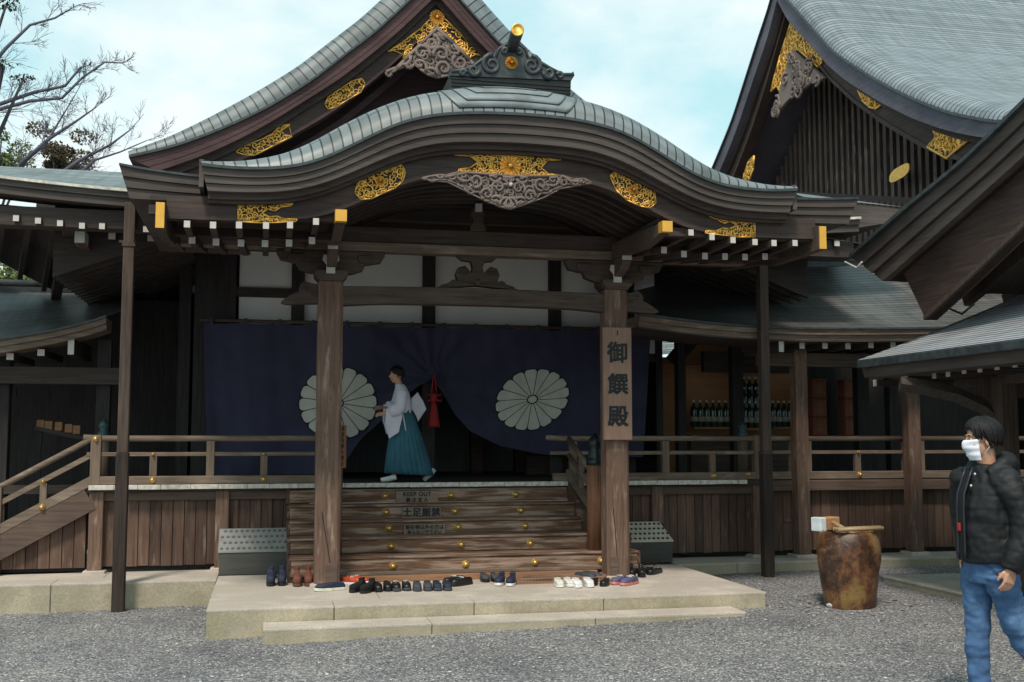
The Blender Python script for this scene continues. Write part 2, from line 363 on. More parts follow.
def openwork(mb, P, b, ax='y', r=.045, tr=.007, seed=1, dens=1.0, thick=.012):
    """gilt openwork plate: a tube border round outline P and scrolls inside it, lying in the plane at depth b"""
    rnd = random.Random(seed)
    g = (lambda a, z: (a, b, z)) if ax == 'y' else (lambda a, z: (b, a, z))
    for i in range(len(P)):
        p, q = P[i], P[(i + 1) % len(P)]; mb.tube([g(*p), g(*q)], tr * 1.15, 5)
    xs = [p[0] for p in P]; zs = [p[1] for p in P]; pts = []
    area = (max(xs) - min(xs)) * (max(zs) - min(zs))
    for _ in range(int(900)):
        x = rnd.uniform(min(xs), max(xs)); z = rnd.uniform(min(zs), max(zs))
        if not inpoly(P, x, z): continue
        if any((x - a) ** 2 + (z - c) ** 2 < (r * 1.25 / dens) ** 2 for a, c in pts): continue
        pts.append((x, z))
        sp = spiral(x, z, r * rnd.uniform(.8, 1.15), rnd.uniform(1.0, 1.5), rnd.uniform(0, 6.28), rnd.choice((-1, 1)), 12)
        sp = [q for q in sp if inpoly(P, *q)]
        if len(sp) > 3: mb.tube([g(*q) for q in sp], [tr * (1.1 - .4 * k / len(sp)) for k in range(len(sp))], 5)
    for a, c in pts:                                 # stems that join the scrolls
        near = sorted(pts, key=lambda q: (q[0] - a) ** 2 + (q[1] - c) ** 2)[1:3]
        for q in near: mb.tube([g(a, c), g((a + q[0]) / 2, (c + q[1]) / 2 + r * .2), g(*q)], tr * .8, 4)
def rosette(mb, c, r, ax='y', n=16, depth=.02):
    """chrysanthemum boss of n petals"""
    g = (lambda a, z, t: (c[0] + a, c[1] + t, c[2] + z)) if ax == 'y' else (lambda a, z, t: (c[0] + t, c[1] + a, c[2] + z))
    for k in range(n):
        t = 2 * math.pi * k / n; w = math.pi / n * .86
        ca, sa = math.cos(t), math.sin(t); vs = []
        prof = [(.2, .4), (.55, .8), (.85, 1.0), (1.0, .55)]
        for q, ww in prof:
            for sgn, dd in ((-1, 0), (0, -depth), (1, 0)):
                ang = t + sgn * w * ww * (1 if q < .99 else .6); vs.append(g(r * q * math.cos(ang), r * q * math.sin(ang), dd - .002))
        fs = []
        for i in range(3):
            for j in range(2): fs.append((i * 3 + j, i * 3 + j + 1, (i + 1) * 3 + j + 1, (i + 1) * 3 + j))
        mb.add(vs, fs)
    mb.lathe(g(0, 0, -depth * .3), [(r * .24, 0), (r * .22, depth * .9), (r * .1, depth * 1.3)], 12, (0, -1, 0) if ax == 'y' else (-1, 0, 0))
    mb.lathe(g(0, 0, .004), [(r * 1.0, 0), (r * 1.0, .006)], 32, (0, -1, 0) if ax == 'y' else (-1, 0, 0), smooth=False)
def textmesh(name, s, mat, parent, size, origin, rot, bold=0.0, depth=.004, vertical=False, spacing=1.0):
    """raised or inked characters as a mesh; rot = euler of the text plane"""
    allv = []; allf = []
    chars = s.split('\n') if vertical else [s]
    y = 0
    offs = [(0, 0)] if not bold else [(dx, dy) for dx in (-bold, 0, bold) for dy in (-bold, 0, bold)]
    for i, ch in enumerate(chars):
        c = bpy.data.curves.new('t', 'FONT'); c.body = ch; c.size = size; c.extrude = depth; c.align_x = 'CENTER'; c.align_y = 'CENTER'; c.resolution_u = 4
        c.space_character = spacing
        o = bpy.data.objects.new('t', c); col.objects.link(o)
        dg = bpy.context.evaluated_depsgraph_get(); me = bpy.data.meshes.new_from_object(o.evaluated_get(dg))
        bpy.data.objects.remove(o)
        for j, (dx, dy) in enumerate(offs):
            k = len(allv); allv += [(v.co.x + dx, v.co.y + dy - i * size * spacing * 1.02, v.co.z + j * .0002) for v in me.vertices]
            allf += [[k + q for q in p.vertices] for p in me.polygons]
        bpy.data.meshes.remove(me)
    me = bpy.data.meshes.new(name); 
    mtx = Matrix.Translation(origin) @ rot.to_matrix().to_4x4()
    me.from_pydata([tuple(mtx @ Vector(v)) for v in allv], [], allf); me.materials.append(mat)
    o = bpy.data.objects.new(name, me); col.objects.link(o)
    if parent: o.parent = parent; o.location = -parent_loc(parent)
    return o
# ================================================================== ground
def ground_z(x, y):
    t = max(-1.5, min(1.5, (x - 2.2) / 3.0)); k = max(0, min(1, (y - 3) / 6.0))
    return .062 * t * k
def gz(x, y): return ground_z(x, y) + .010 * noise.noise((x * .7, y * .7, 0)) + .010 * noise.noise((x * 2.6, y * 2.6, 4))
mb = MB()
xs = [-700, -300, -100, -40, -20] + [-12 + i * .5 for i in range(16)] + [-4 + i * .1 for i in range(140)] + [10 + i * .5 for i in range(17)] + [22, 40, 100, 300, 700]
ys = [-60, -20, -5] + [-2 + i * .5 for i in range(12)] + [4 + i * .1 for i in range(90)] + [13 + i * .5 for i in range(13)] + [22, 30, 60, 150, 400, 900]
mb.sheet([[(x, y, gz(x, y)) for x in xs] for y in ys])
tag(mb.build('ground', M['gravel']), kind='structure')
rnd = random.Random(3)
peb = MB()
def octa(mb, c, a, b, h, t):
    ca, sa = math.cos(t), math.sin(t); P = []
    for k in range(5):
        q = 2 * math.pi * k / 5; P.append((c[0] + ca * a * math.cos(q) - sa * b * math.sin(q), c[1] + sa * a * math.cos(q) + ca * b * math.sin(q), c[2] + h * .45))
    P += [(c[0], c[1], c[2] + h), (c[0], c[1], c[2] - h * .3)]
    mb.add(P, [(k, (k + 1) % 5, 5) for k in range(5)] + [((k + 1) % 5, k, 6) for k in range(5)])
for _ in range(30000):
    y = 4.6 + 8.0 * rnd.random() ** 1.5; x = rnd.uniform(-.25 * y - .8, y * .85 + .2)
    if -.52 < x < 4.84 and y > 10.1: continue
    if y > 12.2: continue
    s = rnd.uniform(.005, .011) if rnd.random() < .93 else rnd.uniform(.012, .019)
    octa(peb, (x, y, gz(x, y)), s, s * rnd.uniform(.6, 1), s * rnd.uniform(.5, .9), rnd.uniform(0, 3.1))
pm, nt_, b_ = newmat('pebble_stone')
geo = N(nt_, 'ShaderNodeNewGeometry'); rp = ramp(nt_, [(0, (.12, .12, .13)), (.5, (.21, .21, .22)), (.88, (.36, .355, .35)), (1, (.70, .68, .66))])
nt_.links.new(geo.outputs['Random Per Island'], rp.inputs[0]); nt_.links.new(rp.outputs[0], b_.inputs['Base Color']); b_.inputs['Roughness'].default_value = .85
tag(peb.build('loose_gravel', pm, fixn=False), kind='stuff')
# ================================================================== stonework
def slabs(name, x0, x1, y0, y1, z0, z1, cuts, label, ycuts=()):
    t = empty(name, ((x0 + x1) / 2, y0, z0), label, 'stone platform')
    e = .012
    xx = [x0] + list(cuts) + [x1]; m = MB(); g = MB()
    for a, b in zip(xx, xx[1:]): m.box(a + .003, b - .003, y0, y0 + .34, z0, z1 - .002)
    m.box(x0 + .01, x1 - .01, y0 + .338, y1, z0, z1 - .006)
    m.build('kerb_stones', M['stone_s'], t, .008)
    yy = [y0 - .004] + list(ycuts) + [y1 + .002]; c = MB()
    for i, (a, b) in enumerate(zip(yy, yy[1:])):
        off = 0 if i == 0 else .45
        vv = [x0 - .004] + [q + off for q in cuts if q + off < x1 - .1] + [x1 + .004]
        for p, q in zip(vv, vv[1:]): c.box(p + .0025, q - .0025, a + .0025, b - .0025, z1 - .018, z1 + .004)
    c.build('paving_slabs', M['stone'], t, .003)
    return t
CX = 2.17
slabs('stone_platform', -.49, 4.81, 10.17, 12.64, -.3, .196, (.62, 1.9, 3.15), 'wide pale stone platform under the porch with mossy front face', (10.55, 11.6))
slabs('stone_step', .0, 4.42, 9.78, 10.15, -.3, .075, (1.45, 2.95), 'low long stone step laid in the gravel before the porch platform')
slabs('stone_ledge', -7, -.5, 12.3, 13.9, -.5, .196, (-5, -3.7, -2.15), 'pale stone ledge under the boarded wall left of the porch', (12.75,))
slabs('stone_ledge', 4.83, 11.5, 12.62, 13.9, -.3, .196, (5.6, 7.2, 8.9), 'stone ledge under the boarded wall right of the porch')
slabs('stone_path', 6.75, 12, 4.0, 11.3, -.3, .17, (8.2, 10), 'flat paved stone walk behind the man in the black jacket', (5.8, 7.6, 9.4))
# ================================================================== main hall with porch
hall = empty('shrine_hall', (CX, 11.45, .2), 'dark wooden shrine hall with curved copper porch roof and gilded gable, behind the stone platform', 'shrine hall')
def P(mb, name, mat, parent=None, bevel=0): return mb.build(name, M[mat] if isinstance(mat, str) else mat, parent or hall, bevel)
YP = 11.45
# posts
PX = (.62, 3.72)
for i, x in enumerate(PX):
    z0, z1 = .2, 3.33
    bx = MB(); bx.box(x - .17, x + .17, YP - .03, YP + .31, z0 - .01, z0 + .035); 
    s = .128
    m = MB(); c = .03
    prof = [(-s + c, -s), (s - c, -s), (s, -s + c), (s, s - c), (s - c, s), (-s + c, s), (-s, s - c), (-s, -s + c)]
    yc = YP + .13
    n = 8
    vs = [(x + a, yc + b, z) for z in (z0 + .035, z1) for a, b in prof]
    m.add(vs, [tuple(range(n))[::-1], tuple(range(n, 2 * n))] + [(k, (k + 1) % n, n + (k + 1) % n, n + k) for k in range(n)])
    po = P(m, 'porch_post', 'post', bevel=.004)
    P(bx, 'base_stone', 'stone', po, .01)
    # repaired patch and drying crack on the post face
    sg = 1 if i == 0 else -1
    q = MB(); 
    if i == 0: q.box(x - .02, x + .105, yc - s - .004, yc - s + .02, .235, .43)
    else: q.box(x - .10, x - .01, yc - s - .012, yc - s + .02, .235, .44)
    P(q, 'wood_patch', 'sill', po, .004)
    q = MB(); 
    q.bar((x - .06 * 1, yc - s - .0015, .95), (x + (.03 if i == 0 else -.02), yc - s - .0015, .44), .008, .004, (0, 1, 0)); P(q, 'crack', 'black', po)
    # capital block, bracket arms and bearing blocks
    k = MB(); k.prism([(x - .12, 3.33), (x + .12, 3.33), (x + .17, 3.39), (x + .17, 3.44), (x - .17, 3.44), (x - .17, 3.39)], yc - .17, yc + .17)
    for tx in (-1, 1):
        arm = [(x + tx * .03, 3.42), (x + tx * .22, 3.42), (x + tx * .33, 3.46), (x + tx * .36, 3.52), (x + tx * .52, 3.55), (x + tx * .56, 3.62), (x + tx * .56, 3.66), (x + tx * .03, 3.66)]
        if tx < 0: arm = arm[::-1]
        k.prism(arm, yc - .055, yc + .055)
    k.prism([(yc - .5, 3.60), (yc - .40, 3.52), (yc - .2, 3.46), (yc + .3, 3.46), (yc + .3, 3.66), (yc - .5, 3.66)], x - .05, x + .05, 'x')
    for dx in (-.36, 0, .36):
        k.prism([(x + dx - .05, 3.53), (x + dx + .05, 3.53), (x + dx + .08, 3.57), (x + dx + .08, 3.61), (x + dx - .08, 3.61), (x + dx - .08, 3.57)], yc - .09, yc + .09)
    P(k, 'bracket', 'beam', po, .004)
    k = MB()
    k.prism([(x - .055, 3.4), (x + .035, 3.4), (x + .035, 3.49), (x + .075, 3.54), (x + .065, 3.59), (x - .085, 3.59), (x - .095, 3.54), (x - .055, 3.49)], yc - .20, yc - .172)
    P(k, 'painted_end', 'white', po)
    k = MB(); k.box(x - .06, x + .04, yc - .53, yc - .505, 3.60, 3.67); P(k, 'painted_end', 'white', po)
    # carved nose of the tie beam, outside the post
    sg = -1 if i == 0 else 1; x0 = x + sg * s
    nose = [(0, 3.30), (.08, 3.31), (.13, 3.33), (.18, 3.30), (.20, 3.25), (.19, 3.22), (.26, 3.19), (.36, 3.125), (.38, 3.10), (.33, 3.085), (0, 3.10)]
    q = [(x0 + sg * a, z) for a, z in nose]
    k = MB(); k.prism(q, yc - .07, yc + .07)
    for (a, z, r) in ((.12, 3.25, .045), (.05, 3.2, .03)):
        k.tube([(x0 + sg * p, yc - .075, z_) for p, z_ in spiral(a, z, r, 1.3)], .008, 5)
    P(k, 'beam_nose', 'beam', bevel=.004)
yc = YP + .13
# rainbow beam between the posts and the long purlin above
m = MB(); up = []; lo = []
for i in range(21):
    t = i / 20; x = PX[0] + .12 + (PX[1] - PX[0] - .24) * t; h = math.sin(math.pi * t)
    up.append((x, 3.285 + .02 * h)); lo.append((x, 3.085 + .02 * h + .02 * min(1, 8 * t, 8 * (1 - t))))
m.band(up, lo, yc - .09, yc + .09); P(m, 'tie_beam', 'beam', bevel=.006)
m = MB(); m.box(-1.0, 5.32, yc - .09, yc + .10, 3.665, 3.76); P(m, 'purlin', 'rail', bevel=.006)
m = MB(); m.box(PX[0] - .1, PX[1] + .1, yc - .06, yc + .08, 3.762, 3.93); P(m, 'upper_beam', 'beam', bevel=.008)
# frog-leg strut between the two beams
half = [(0, 3.34), (.0, 3.34), (.42, 3.30), (.36, 3.325), (.30, 3.36), (.25, 3.395), (.21, 3.385), (.17, 3.42), (.19, 3.49), (.16, 3.54), (.10, 3.55), (.06, 3.50), (.05, 3.45), (.07, 3.56), (.05, 3.64)]
hr = [(.0, 3.335), (.46, 3.305), (.38, 3.33), (.30, 3.37), (.26, 3.40), (.22, 3.385), (.24, 3.46), (.21, 3.53), (.14, 3.55), (.09, 3.50), (.065, 3.47), (.055, 3.54), (.075, 3.60), (.17, 3.61), (.24, 3.665), (0, 3.665)]
fx = at(477, 270, yc).x
poly = [(fx + a, z) for a, z in hr] + [(fx - a, z) for a, z in hr[::-1][1:-1]]
m = MB(); m.prism(poly, yc - .05, yc + .05)
for sg in (-1, 1):
    m.tube([(fx + sg * p, yc - .055, z) for p, z in spiral(.155, 3.475, .055, 1.4)], .011, 6)
    m.tube([(fx + sg * p, yc - .055, z) for p, z in ((.05, 3.36), (.15, 3.385), (.27, 3.365), (.4, 3.325))], .009, 6)
    m.tube([(fx + sg * p, yc - .055, z) for p, z in spiral(.27, 3.36, .03, 1.2)], .007, 6)
m.lathe((fx, yc - .05, 3.37), [(.04, 0), (.035, .012), (.01, .016)], 10, (0, -1, 0))
P(m, 'frog_leg_strut', 'beam')
# king strut above with pale tip
kx = at(477, 220, yc).x
m = MB(); kp = [(.085, 3.93), (.085, 3.97), (.045, 4.03), (.06, 4.08), (.075, 4.12), (.055, 4.17), (.04, 4.2)]
m.prism([(kx + a, z) for a, z in kp] + [(kx - a, z) for a, z in kp[::-1]], yc - .06, yc + .06); ks = P(m, 'king_strut', 'beam')
m = MB(); m.box(kx - .035, kx + .035, yc - .115, yc - .062, 4.14, 4.22); P(m, 'painted_end', 'white', ks)
# ---- curved porch roof (profiles: half width from the centre, height)
def sym(z, w, c=CX, tilt=.010):
    n = len(z); h = [(w * i / (n - 1), z[i]) for i in range(n)]
    f = [(c - a, b - tilt * a) for a, b in h[::-1]] + [(c + a, b + tilt * a) for a, b in h[1:]]
    return f
E0 = [4.699, 4.695, 4.688, 4.670, 4.638, 4.586, 4.500, 4.39, 4.277, 4.18, 4.119, 4.09, 4.079, 4.082, 4.098]
T0 = [5.030, 5.020, 5.006, 4.981, 4.942, 4.883, 4.798, 4.695, 4.571, 4.438, 4.326, 4.254, 4.206, 4.179, 4.170]
F0 = [4.436, 4.433, 4.425, 4.414, 4.384, 4.330, 4.251, 4.155, 4.060, 3.976, 3.919, 3.887, 3.875, 3.871, 3.873]
H0 = [4.169, 4.167, 4.159, 4.142, 4.092, 4.008, 3.906, 3.796, 3.715, 3.680, 3.662, 3.655, 3.653, 3.654, 3.656]
CK = 2.20
NS = 96
Ek = smoothed(sym(E0, 2.80, CK), NS); Tk = smoothed(sym(T0, 2.84, CK), NS); Fk = smoothed(sym(F0, 2.745, CK), NS); Hk = smoothed(sym(H0, 3.1, CK), NS)
YF = 9.7
m = MB(); roll_roof(m, Ek, Tk, YF, YF + .42, 14.2); rc = P(m, 'porch_roof_cover', 'roof')
m = MB(); lip = shiftc(Ek, -.022); m.band(shiftc(Ek, .004), lip, YF - .012, YF + .05); P(m, 'copper_lip', 'oni')
fa = MB()
for j in range(3):
    a = lerpc(lip, Fk, j / 3); b = lerpc(lip, Fk, (j + 1) / 3)
    fa.band(shiftc(a, -.004 if j else 0), b, YF + .018 + .02 * j, YF + .75)
P(fa, 'layered_eave', 'bark')
# nested crown plates over the middle of the rolled verge
def onroll(x, s, up=.0):
    i = min(range(len(Ek)), key=lambda k: abs(Ek[k][0] - x)); i = max(1, min(len(Ek) - 2, i))
    t = s * math.pi / 2; e, tt = interp(Ek, x), interp(Tk, x); q = math.sin(t)
    return Vector((x, YF + .42 * (1 - math.cos(t)) - up * math.cos(t), e + (tt - e) * q + up * math.sin(t)))
for k_, (hw, s0) in enumerate(((.66, .10), (.56, .24), (.44, .42), (.32, .62))):
    rows = []
    for j in range(9):
        s_ = s0 + (1.0 - s0) * j / 8; r = []
        for i in range(33):
            t = -1 + i / 16; hh = hw * (1 - .10 * (1 - j / 8) ** 3 * 2.2); r.append(onroll(CK - .03 + hh * t, s_, .006 + .006 * k_))
        rows.append(r)
    rows.append([p + Vector((0, .55, .0)) for p in rows[-1]])
    m = MB(); m.sheet(rows); cp_ = P(m, 'crown_plate', 'roof_p')
    sd_ = cp_.modifiers.new('t', 'SOLIDIFY'); sd_.thickness = .008; sd_.offset = -1
    m = MB(); m.tube([rows[0][i] + Vector((0, -.001, -.003)) for i in range(33)], .0045, 5); m.tube([rows[j][0] for j in range(9)], .0045, 5); m.tube([rows[j][32] for j in range(9)], .0045, 5); P(m, 'plate_seam', 'oni', cp_)
# end faces close the roof thickness sideways
for c_, s_ in ((0, -1), (-1, 1)):
    x, z = Ek[c_]; m = MB(); m.box(x - .02, x + .02, YF + .05, 12.2, Fk[c_][1] + .03, z + .05); P(m, 'eave_side', 'bark_y')
m = MB(); m.band(shiftc(Fk, .0), shiftc(Fk, -.055), YF + .12, YF + .5); m.band(shiftc(Fk, -.055), shiftc(Fk, -.085), YF + .16, YF + .5); P(m, 'eave_moulding', 'hafu')
n_ = len(Hk); Ftop = [(h[0], interp(Fk, h[0]) - .02) for h in Hk]
m = MB(); m.band(Ftop, Hk, YF + .22, YF + .31); hb = P(m, 'bargeboard', 'hafu')
m = MB(); m.band(shiftc(Hk, .035), shiftc(Hk, -.008), YF + .205, YF + .33); P(m, 'bargeboard_edge', 'hafu', hb)
mid = [p for p in Fk if abs(p[0] - CK) < 1.62]
m = MB(); m.band(shiftc(mid, -.10), shiftc(mid, -.13), YF + .31, 13.0); P(m, 'arched_ceiling', 'dark')
for i in range(9):
    y = YF + .55 + i * .21
    m = MB(); m.band(shiftc(mid, -.13), shiftc(mid, -.20), y, y + .07); P(m, 'arched_rafter', 'dark')
# ---- lower outer tier of the porch eave
def tier(x0, x1, z0, z1, zb0, zb1, Y, cop):
    t = MB(); n = 10
    up = [(x0 + (x1 - x0) * k / n, z0 + (z1 - z0) * (1 - (1 - k / n) ** 2 if True else k / n)) for k in range(n + 1)]
    lo = [(x0 + (.09 if x1 > x0 else -.09) + (x1 - x0) * k / n, zb0 + (zb1 - zb0) * (1 - (1 - k / n) ** 2)) for k in range(n + 1)]
    fa = MB()
    for j in range(3): fa.band(lerpc(up, lo, j / 3) if j == 0 else shiftc(lerpc(up, lo, j / 3), -.004), lerpc(up, lo, (j + 1) / 3), Y + .02 + .02 * j, 12.9)
    P(fa, 'outer_eave', 'bark')
    t.band(shiftc(up, .016), shiftc(up, -.004), Y, 12.9); P(t, 'outer_eave_lip', 'oni')
    rows = []; uv = []
    for r in range(9):
        y = Y + .02 + r * .42; rows.append([(a, y, z + .018 + .085 * r * (1 - .0 * r)) for a, z in up]); uv.append([((a) * 1.0, r * .42) for a, z in up])
    s = MB(); s.sheet(rows, True, uv); P(s, 'outer_roof_cover', 'roof')
YT = 10.02
a = at(119, 164.4, YT); b = at(196, 175, YT); c = at(134, 197, YT); d = at(221, 202, YT)
tier(a.x, b.x + .35, a.z, b.z - .02, c.z, d.z, YT, 1)
a2 = at(859, 198.5, YT); b2 = at(798, 199.5, YT); c2 = at(851, 222.5, YT); d2 = at(777, 220.5, YT)
tier(a2.x, b2.x - .35, a2.z, b2.z + .0, c2.z, d2.z, YT, 1)
# ---- boards and rafters under the flanks of the porch eave
for sg, xa, xb in ((-1, -1.05, .66), (1, 3.68, 5.40)):
    m = MB(); m.box(xa, xb, YF + .33, 12.6, 3.80, 3.84); P(m, 'flank_soffit', 'dark')
    m = MB(); m.box(xa, xb, YF + .25, YF + .35, 3.66, 3.74); P(m, 'eave_batten', 'hafu')
    m = MB(); m.box(xa + .1, xb, YP - .85, YP - .72, 3.60, 3.68); P(m, 'eave_batten', 'hafu')
upx = [187, 213, 239, 266, 290, 316], [691, 712, 733, 755, 774, 795]
upy = [224, 225, 225, 225.5, 225, 221.5], [232.5, 237, 240, 242, 243, 243]
lox = [192, 216, 241, 265, 289, 312], [664, 684, 705, 725, 745, 765]
loy = [240, 242, 243, 243.5, 243, 240.5], [250, 254, 256, 256.5, 257, 256.5]
def rafter(px, py, Y, y1, s=.038, rise=.0, root=None, wh='white', mat='dark_y'):
    p = at(px, py, Y)
    m = MB(); m.bar((p.x, Y + .004, p.z), (p.x, y1, p.z + rise), s * 2, s * 2.2); r = P(m, 'rafter', mat, root)
    m = MB(); m.box(p.x - s + .001, p.x + s - .001, Y - .003, Y + .004, p.z - s * 1.1, p.z + s * 1.1); P(m, 'painted_end', wh, r)
for g in range(2):
    for px, py in zip(upx[g], upy[g]): rafter(px, py, YF + .16, 11.0, .027)
    for px, py in zip(lox[g], loy[g]): rafter(px, py, 10.35, 12.4, .030, .25)
# purlin ends clad in gilt metal
for px, py in ((341, 215.5), (667, 226.5)):
    p = at(px, py, YF + .10); x = p.x
    m = MB(); m.prism([(YF + .1, p.z - .045), (YF + .1, p.z + .045), (11.4, 3.82), (11.4, 3.66), (YF + .7, p.z - .11)], x - .045, x + .045, 'x'); r = P(m, 'purlin_beam', 'beam')
    m = MB(); m.box(x - .051, x + .051, YF + .085, YF + .2, p.z - .052, p.z + .052); P(m, 'gilt_cap', 'goldf', r)
for px in (160.5, 822):
    a = at(px, 202.5 if px < 300 else 226.5, YF + .10); b = at(px, 228 if px < 300 else 249, YF + .10); x = a.x
    m = MB(); m.prism([(YF + .1, b.z), (YF + .1, a.z), (YF + .4, a.z + .05), (12.2, 3.86), (12.2, 3.70), (11.2, 3.62), (YF + 1.2, 3.56), (YF + .6, b.z - .01)], x - .04, x + .04, 'x'); r = P(m, 'outer_purlin', 'beam')
    m = MB(); m.box(x - .036, x + .036, YF + .085, YF + .0985, b.z, a.z); P(m, 'gilt_cap', 'goldf', r)
# ---- gilt fittings on the porch bargeboard
def pxpoly(L, Y): return [(at(u, v, Y).x, at(u, v, Y).z) for u, v in L]
def fitting(L, Y, r, seed, ros=None, rr=.05, tr=.006, dens=1.15, parent=None):
    m = MB(); openwork(m, pxpoly(L, Y), Y, 'y', r, tr, seed, dens)
    if ros: q = at(*ros, Y); rosette(m, (q.x, Y - .006, q.z), rr)
    P(m, 'gilt_fitting', 'gold', parent or hb)
YH = YF + .205
fitting([(355, 193), (357, 184), (366, 175), (380, 167), (392, 163.5), (402, 165), (405.5, 172), (403, 181), (395, 188), (383, 193), (372, 198.5), (361, 199.5)], YH, .036, 1, (380, 181), .045)
fitting([(610, 176), (613, 173), (624, 172.5), (637, 177), (648, 185), (655, 193), (656, 203), (650, 208), (640, 206), (627, 200), (616, 190)], YH, .036, 2, (633, 190), .045)
fitting([(454, 153), (562, 157), (560, 160), (548, 160), (541, 168), (549, 174), (560, 175.5), (560, 177.5), (530, 175), (510, 180), (490, 174), (458, 172.5), (459, 169), (470, 168), (478, 162), (470, 156), (455, 155)], YH, .030, 3, (510, 166), .10, .0065)
fitting([(238, 204.5), (293, 203.5), (290, 206), (281, 207), (275, 211), (268, 209), (262, 213), (270, 217), (277, 216), (284, 219), (297, 219), (296, 221.5), (265, 223), (238, 221.5)], YH, .034, 4)
fitting([(709, 216), (720, 217.5), (755, 220.5), (755, 237), (738, 237), (705, 233), (706, 230.5), (716, 231), (722, 228), (730, 228.5), (737, 225), (730, 221.5), (724, 223.5), (718, 220)], YH, .034, 5)
def relief(m, Pq, Y, r, tr, seed):
    rd = random.Random(seed); xs = [p[0] for p in Pq]; zs_ = [p[1] for p in Pq]; c0 = (min(xs) + max(xs)) / 2; pts = []
    for _ in range(600):
        x = rd.uniform(c0, max(xs)); z = rd.uniform(min(zs_), max(zs_))
        if not inpoly(Pq, x, z) or any((x - a) ** 2 + (z - b) ** 2 < (r * 1.5) ** 2 for a, b in pts): continue
        pts.append((x, z)); sg_ = rd.choice((-1, 1)); a0 = rd.uniform(0, 6.3)
        for mir in (1, -1):
            sp = [(c0 + mir * (a - c0), b) for a, b in spiral(x, z, r * .95, 1.35, a0, sg_, 16)]; sp = [q for q in sp if inpoly(Pq, *q)]
            if len(sp) > 4: m.tube([(a, Y, b) for a, b in sp], [tr * (1.15 - .6 * k / len(sp)) for k in range(len(sp))], 6)
    for i in range(len(Pq)): m.tube([(Pq[i][0], Y + .004, Pq[i][1]), (Pq[(i + 1) % len(Pq)][0], Y + .004, Pq[(i + 1) % len(Pq)][1])], tr * .8, 5)
# ---- carved pendant under the porch gable
gp = [(422, 178.5), (430, 176.5), (440, 175), (446, 175.5), (460, 172), (510, 176), (562, 176), (574, 179.5), (584, 179), (592, 183), (583, 184), (576, 185.5), (568, 184), (560, 187), (552, 190), (549, 193.5), (541, 193), (538.5, 196), (533, 200.5), (522, 205), (510, 208.5), (499, 206), (490, 201), (484, 200), (481, 195), (479, 192), (474, 192), (470, 194), (464, 188), (457, 184), (448, 180), (438, 179.5), (432, 181.5), (428, 179.5)]
m = MB(); openwork(m, pxpoly(gp, YF + .16), YF + .165, 'y', .042, .011, 77, 1.25)
core = [(460, 174), (562, 177), (548, 186), (534, 193), (524, 200), (510, 204), (497, 200), (486, 192), (474, 184)]
m.prism(pxpoly(core, YF + .19), YF + .185, YF + .20)
for (u, v, r, s_, a_) in ((492, 190, .05, 1, 0), (530, 191, .05, -1, 3.1), (476, 185, .035, -1, 0), (546, 187, .035, 1, 3), (500, 184, .03, 1, 2), (521, 185, .03, -1, 1), (462, 180, .025, 1, 1), (560, 181.5, .025, -1, 1)):
    q = at(u, v, YF + .15); m.tube([(a, YF + .147, z) for a, z in spiral(q.x, q.z, r, 1.4, a_, s_)], [.010 - .0003 * i for i in range(17)], 6)
low = pxpoly([(430, 180), (448, 182), (466, 191), (474, 195), (490, 202.5), (510, 209), (530, 202.5), (545, 197), (560, 188.5), (576, 186)], YF + .15)
m.tube([(a, YF + .155, z) for a, z in low], .008, 6)
relief(m, pxpoly(gp, YF + .15), YF + .148, .070, .014, 41)
gg = P(m, 'carved_pendant', 'carve')
m = MB()
for du, dv in ((-3.3, 1), (3.3, 1), (0, -3)):
    q = at(507 + du, 198 + dv, YF + .147); m.lathe((q.x, YF + .149, q.z), [(.022, 0), (.02, .003)], 10, (0, -1, 0))
for u in (495, 521):
    q = at(u, 196.5, YF + .147); m.lathe((q.x, YF + .149, q.z), [(.013, 0), (.012, .003)], 8, (0, -1, 0))
P(m, 'hole_shade_disc', 'black', gg)  # raised black discs: the shade of pierced holes put into colour
m = MB(); q = at(511, 184, YF + .13); m.lathe((q.x, YF + .15, q.z), [(.022, 0), (.02, .012), (.008, .02)], 10, (0, -1, 0)); P(m, 'stud', 'white', gg)
# ---- ridge box and ornament
YO = 10.28
def pp(L): return pxpoly(L, YO)
bxl = pp([(450.6, 74), (571, 80.5), (570, 93), (452, 86.5)])
m = MB(); m.prism([(bxl[0][0], bxl[0][1]), (bxl[1][0], bxl[1][1]), (bxl[2][0], bxl[2][1] - .1), (bxl[3][0], bxl[3][1] - .1)], YO, YO + .5)
for k in range(3):
    z = bxl[3][1] + .005 + k * .035; m.box(bxl[3][0] - .006, bxl[2][0] + .006, YO - .012, YO, z, z + .012)
m.box(bxl[3][0] + .3, bxl[2][0] - .3, YO + .49, 14.2, 4.9, 5.2)
P(m, 'ridge_box', 'roof_dk')
ol = pp([(450, 76), (449.5, 72), (451.6, 68.5), (458, 69.5), (466, 68.5), (473, 64), (478, 61.5), (481, 58), (487, 56), (494, 57), (496, 50), (499, 46.6), (506.5, 42.6), (520, 42.6), (526.5, 49), (528.5, 57), (533, 58), (538, 60), (542, 66), (548, 67), (556, 71), (563, 74), (568, 75), (573, 72), (574, 76), (571, 81)])
m = MB(); m.prism(ol, YO - .02, YO + .10)
for (u, v, r, s_, a_) in ((492, 64.5, .10, 1, 1.5), (532, 65.5, .10, -1, 1.6), (474, 70, .055, -1, 0), (549, 73, .055, 1, 3), (463, 72.5, .03, 1, 0), (560, 75.5, .03, -1, 3), (505, 51, .03, 1, 0), (519, 51.5, .03, -1, 3)):
    q = at(u, v, YO - .03); m.tube([(a, YO - .025, z) for a, z in spiral(q.x, q.z, r, 1.6, a_, s_, 22)], [.027 - .0008 * i for i in range(23)], 7)
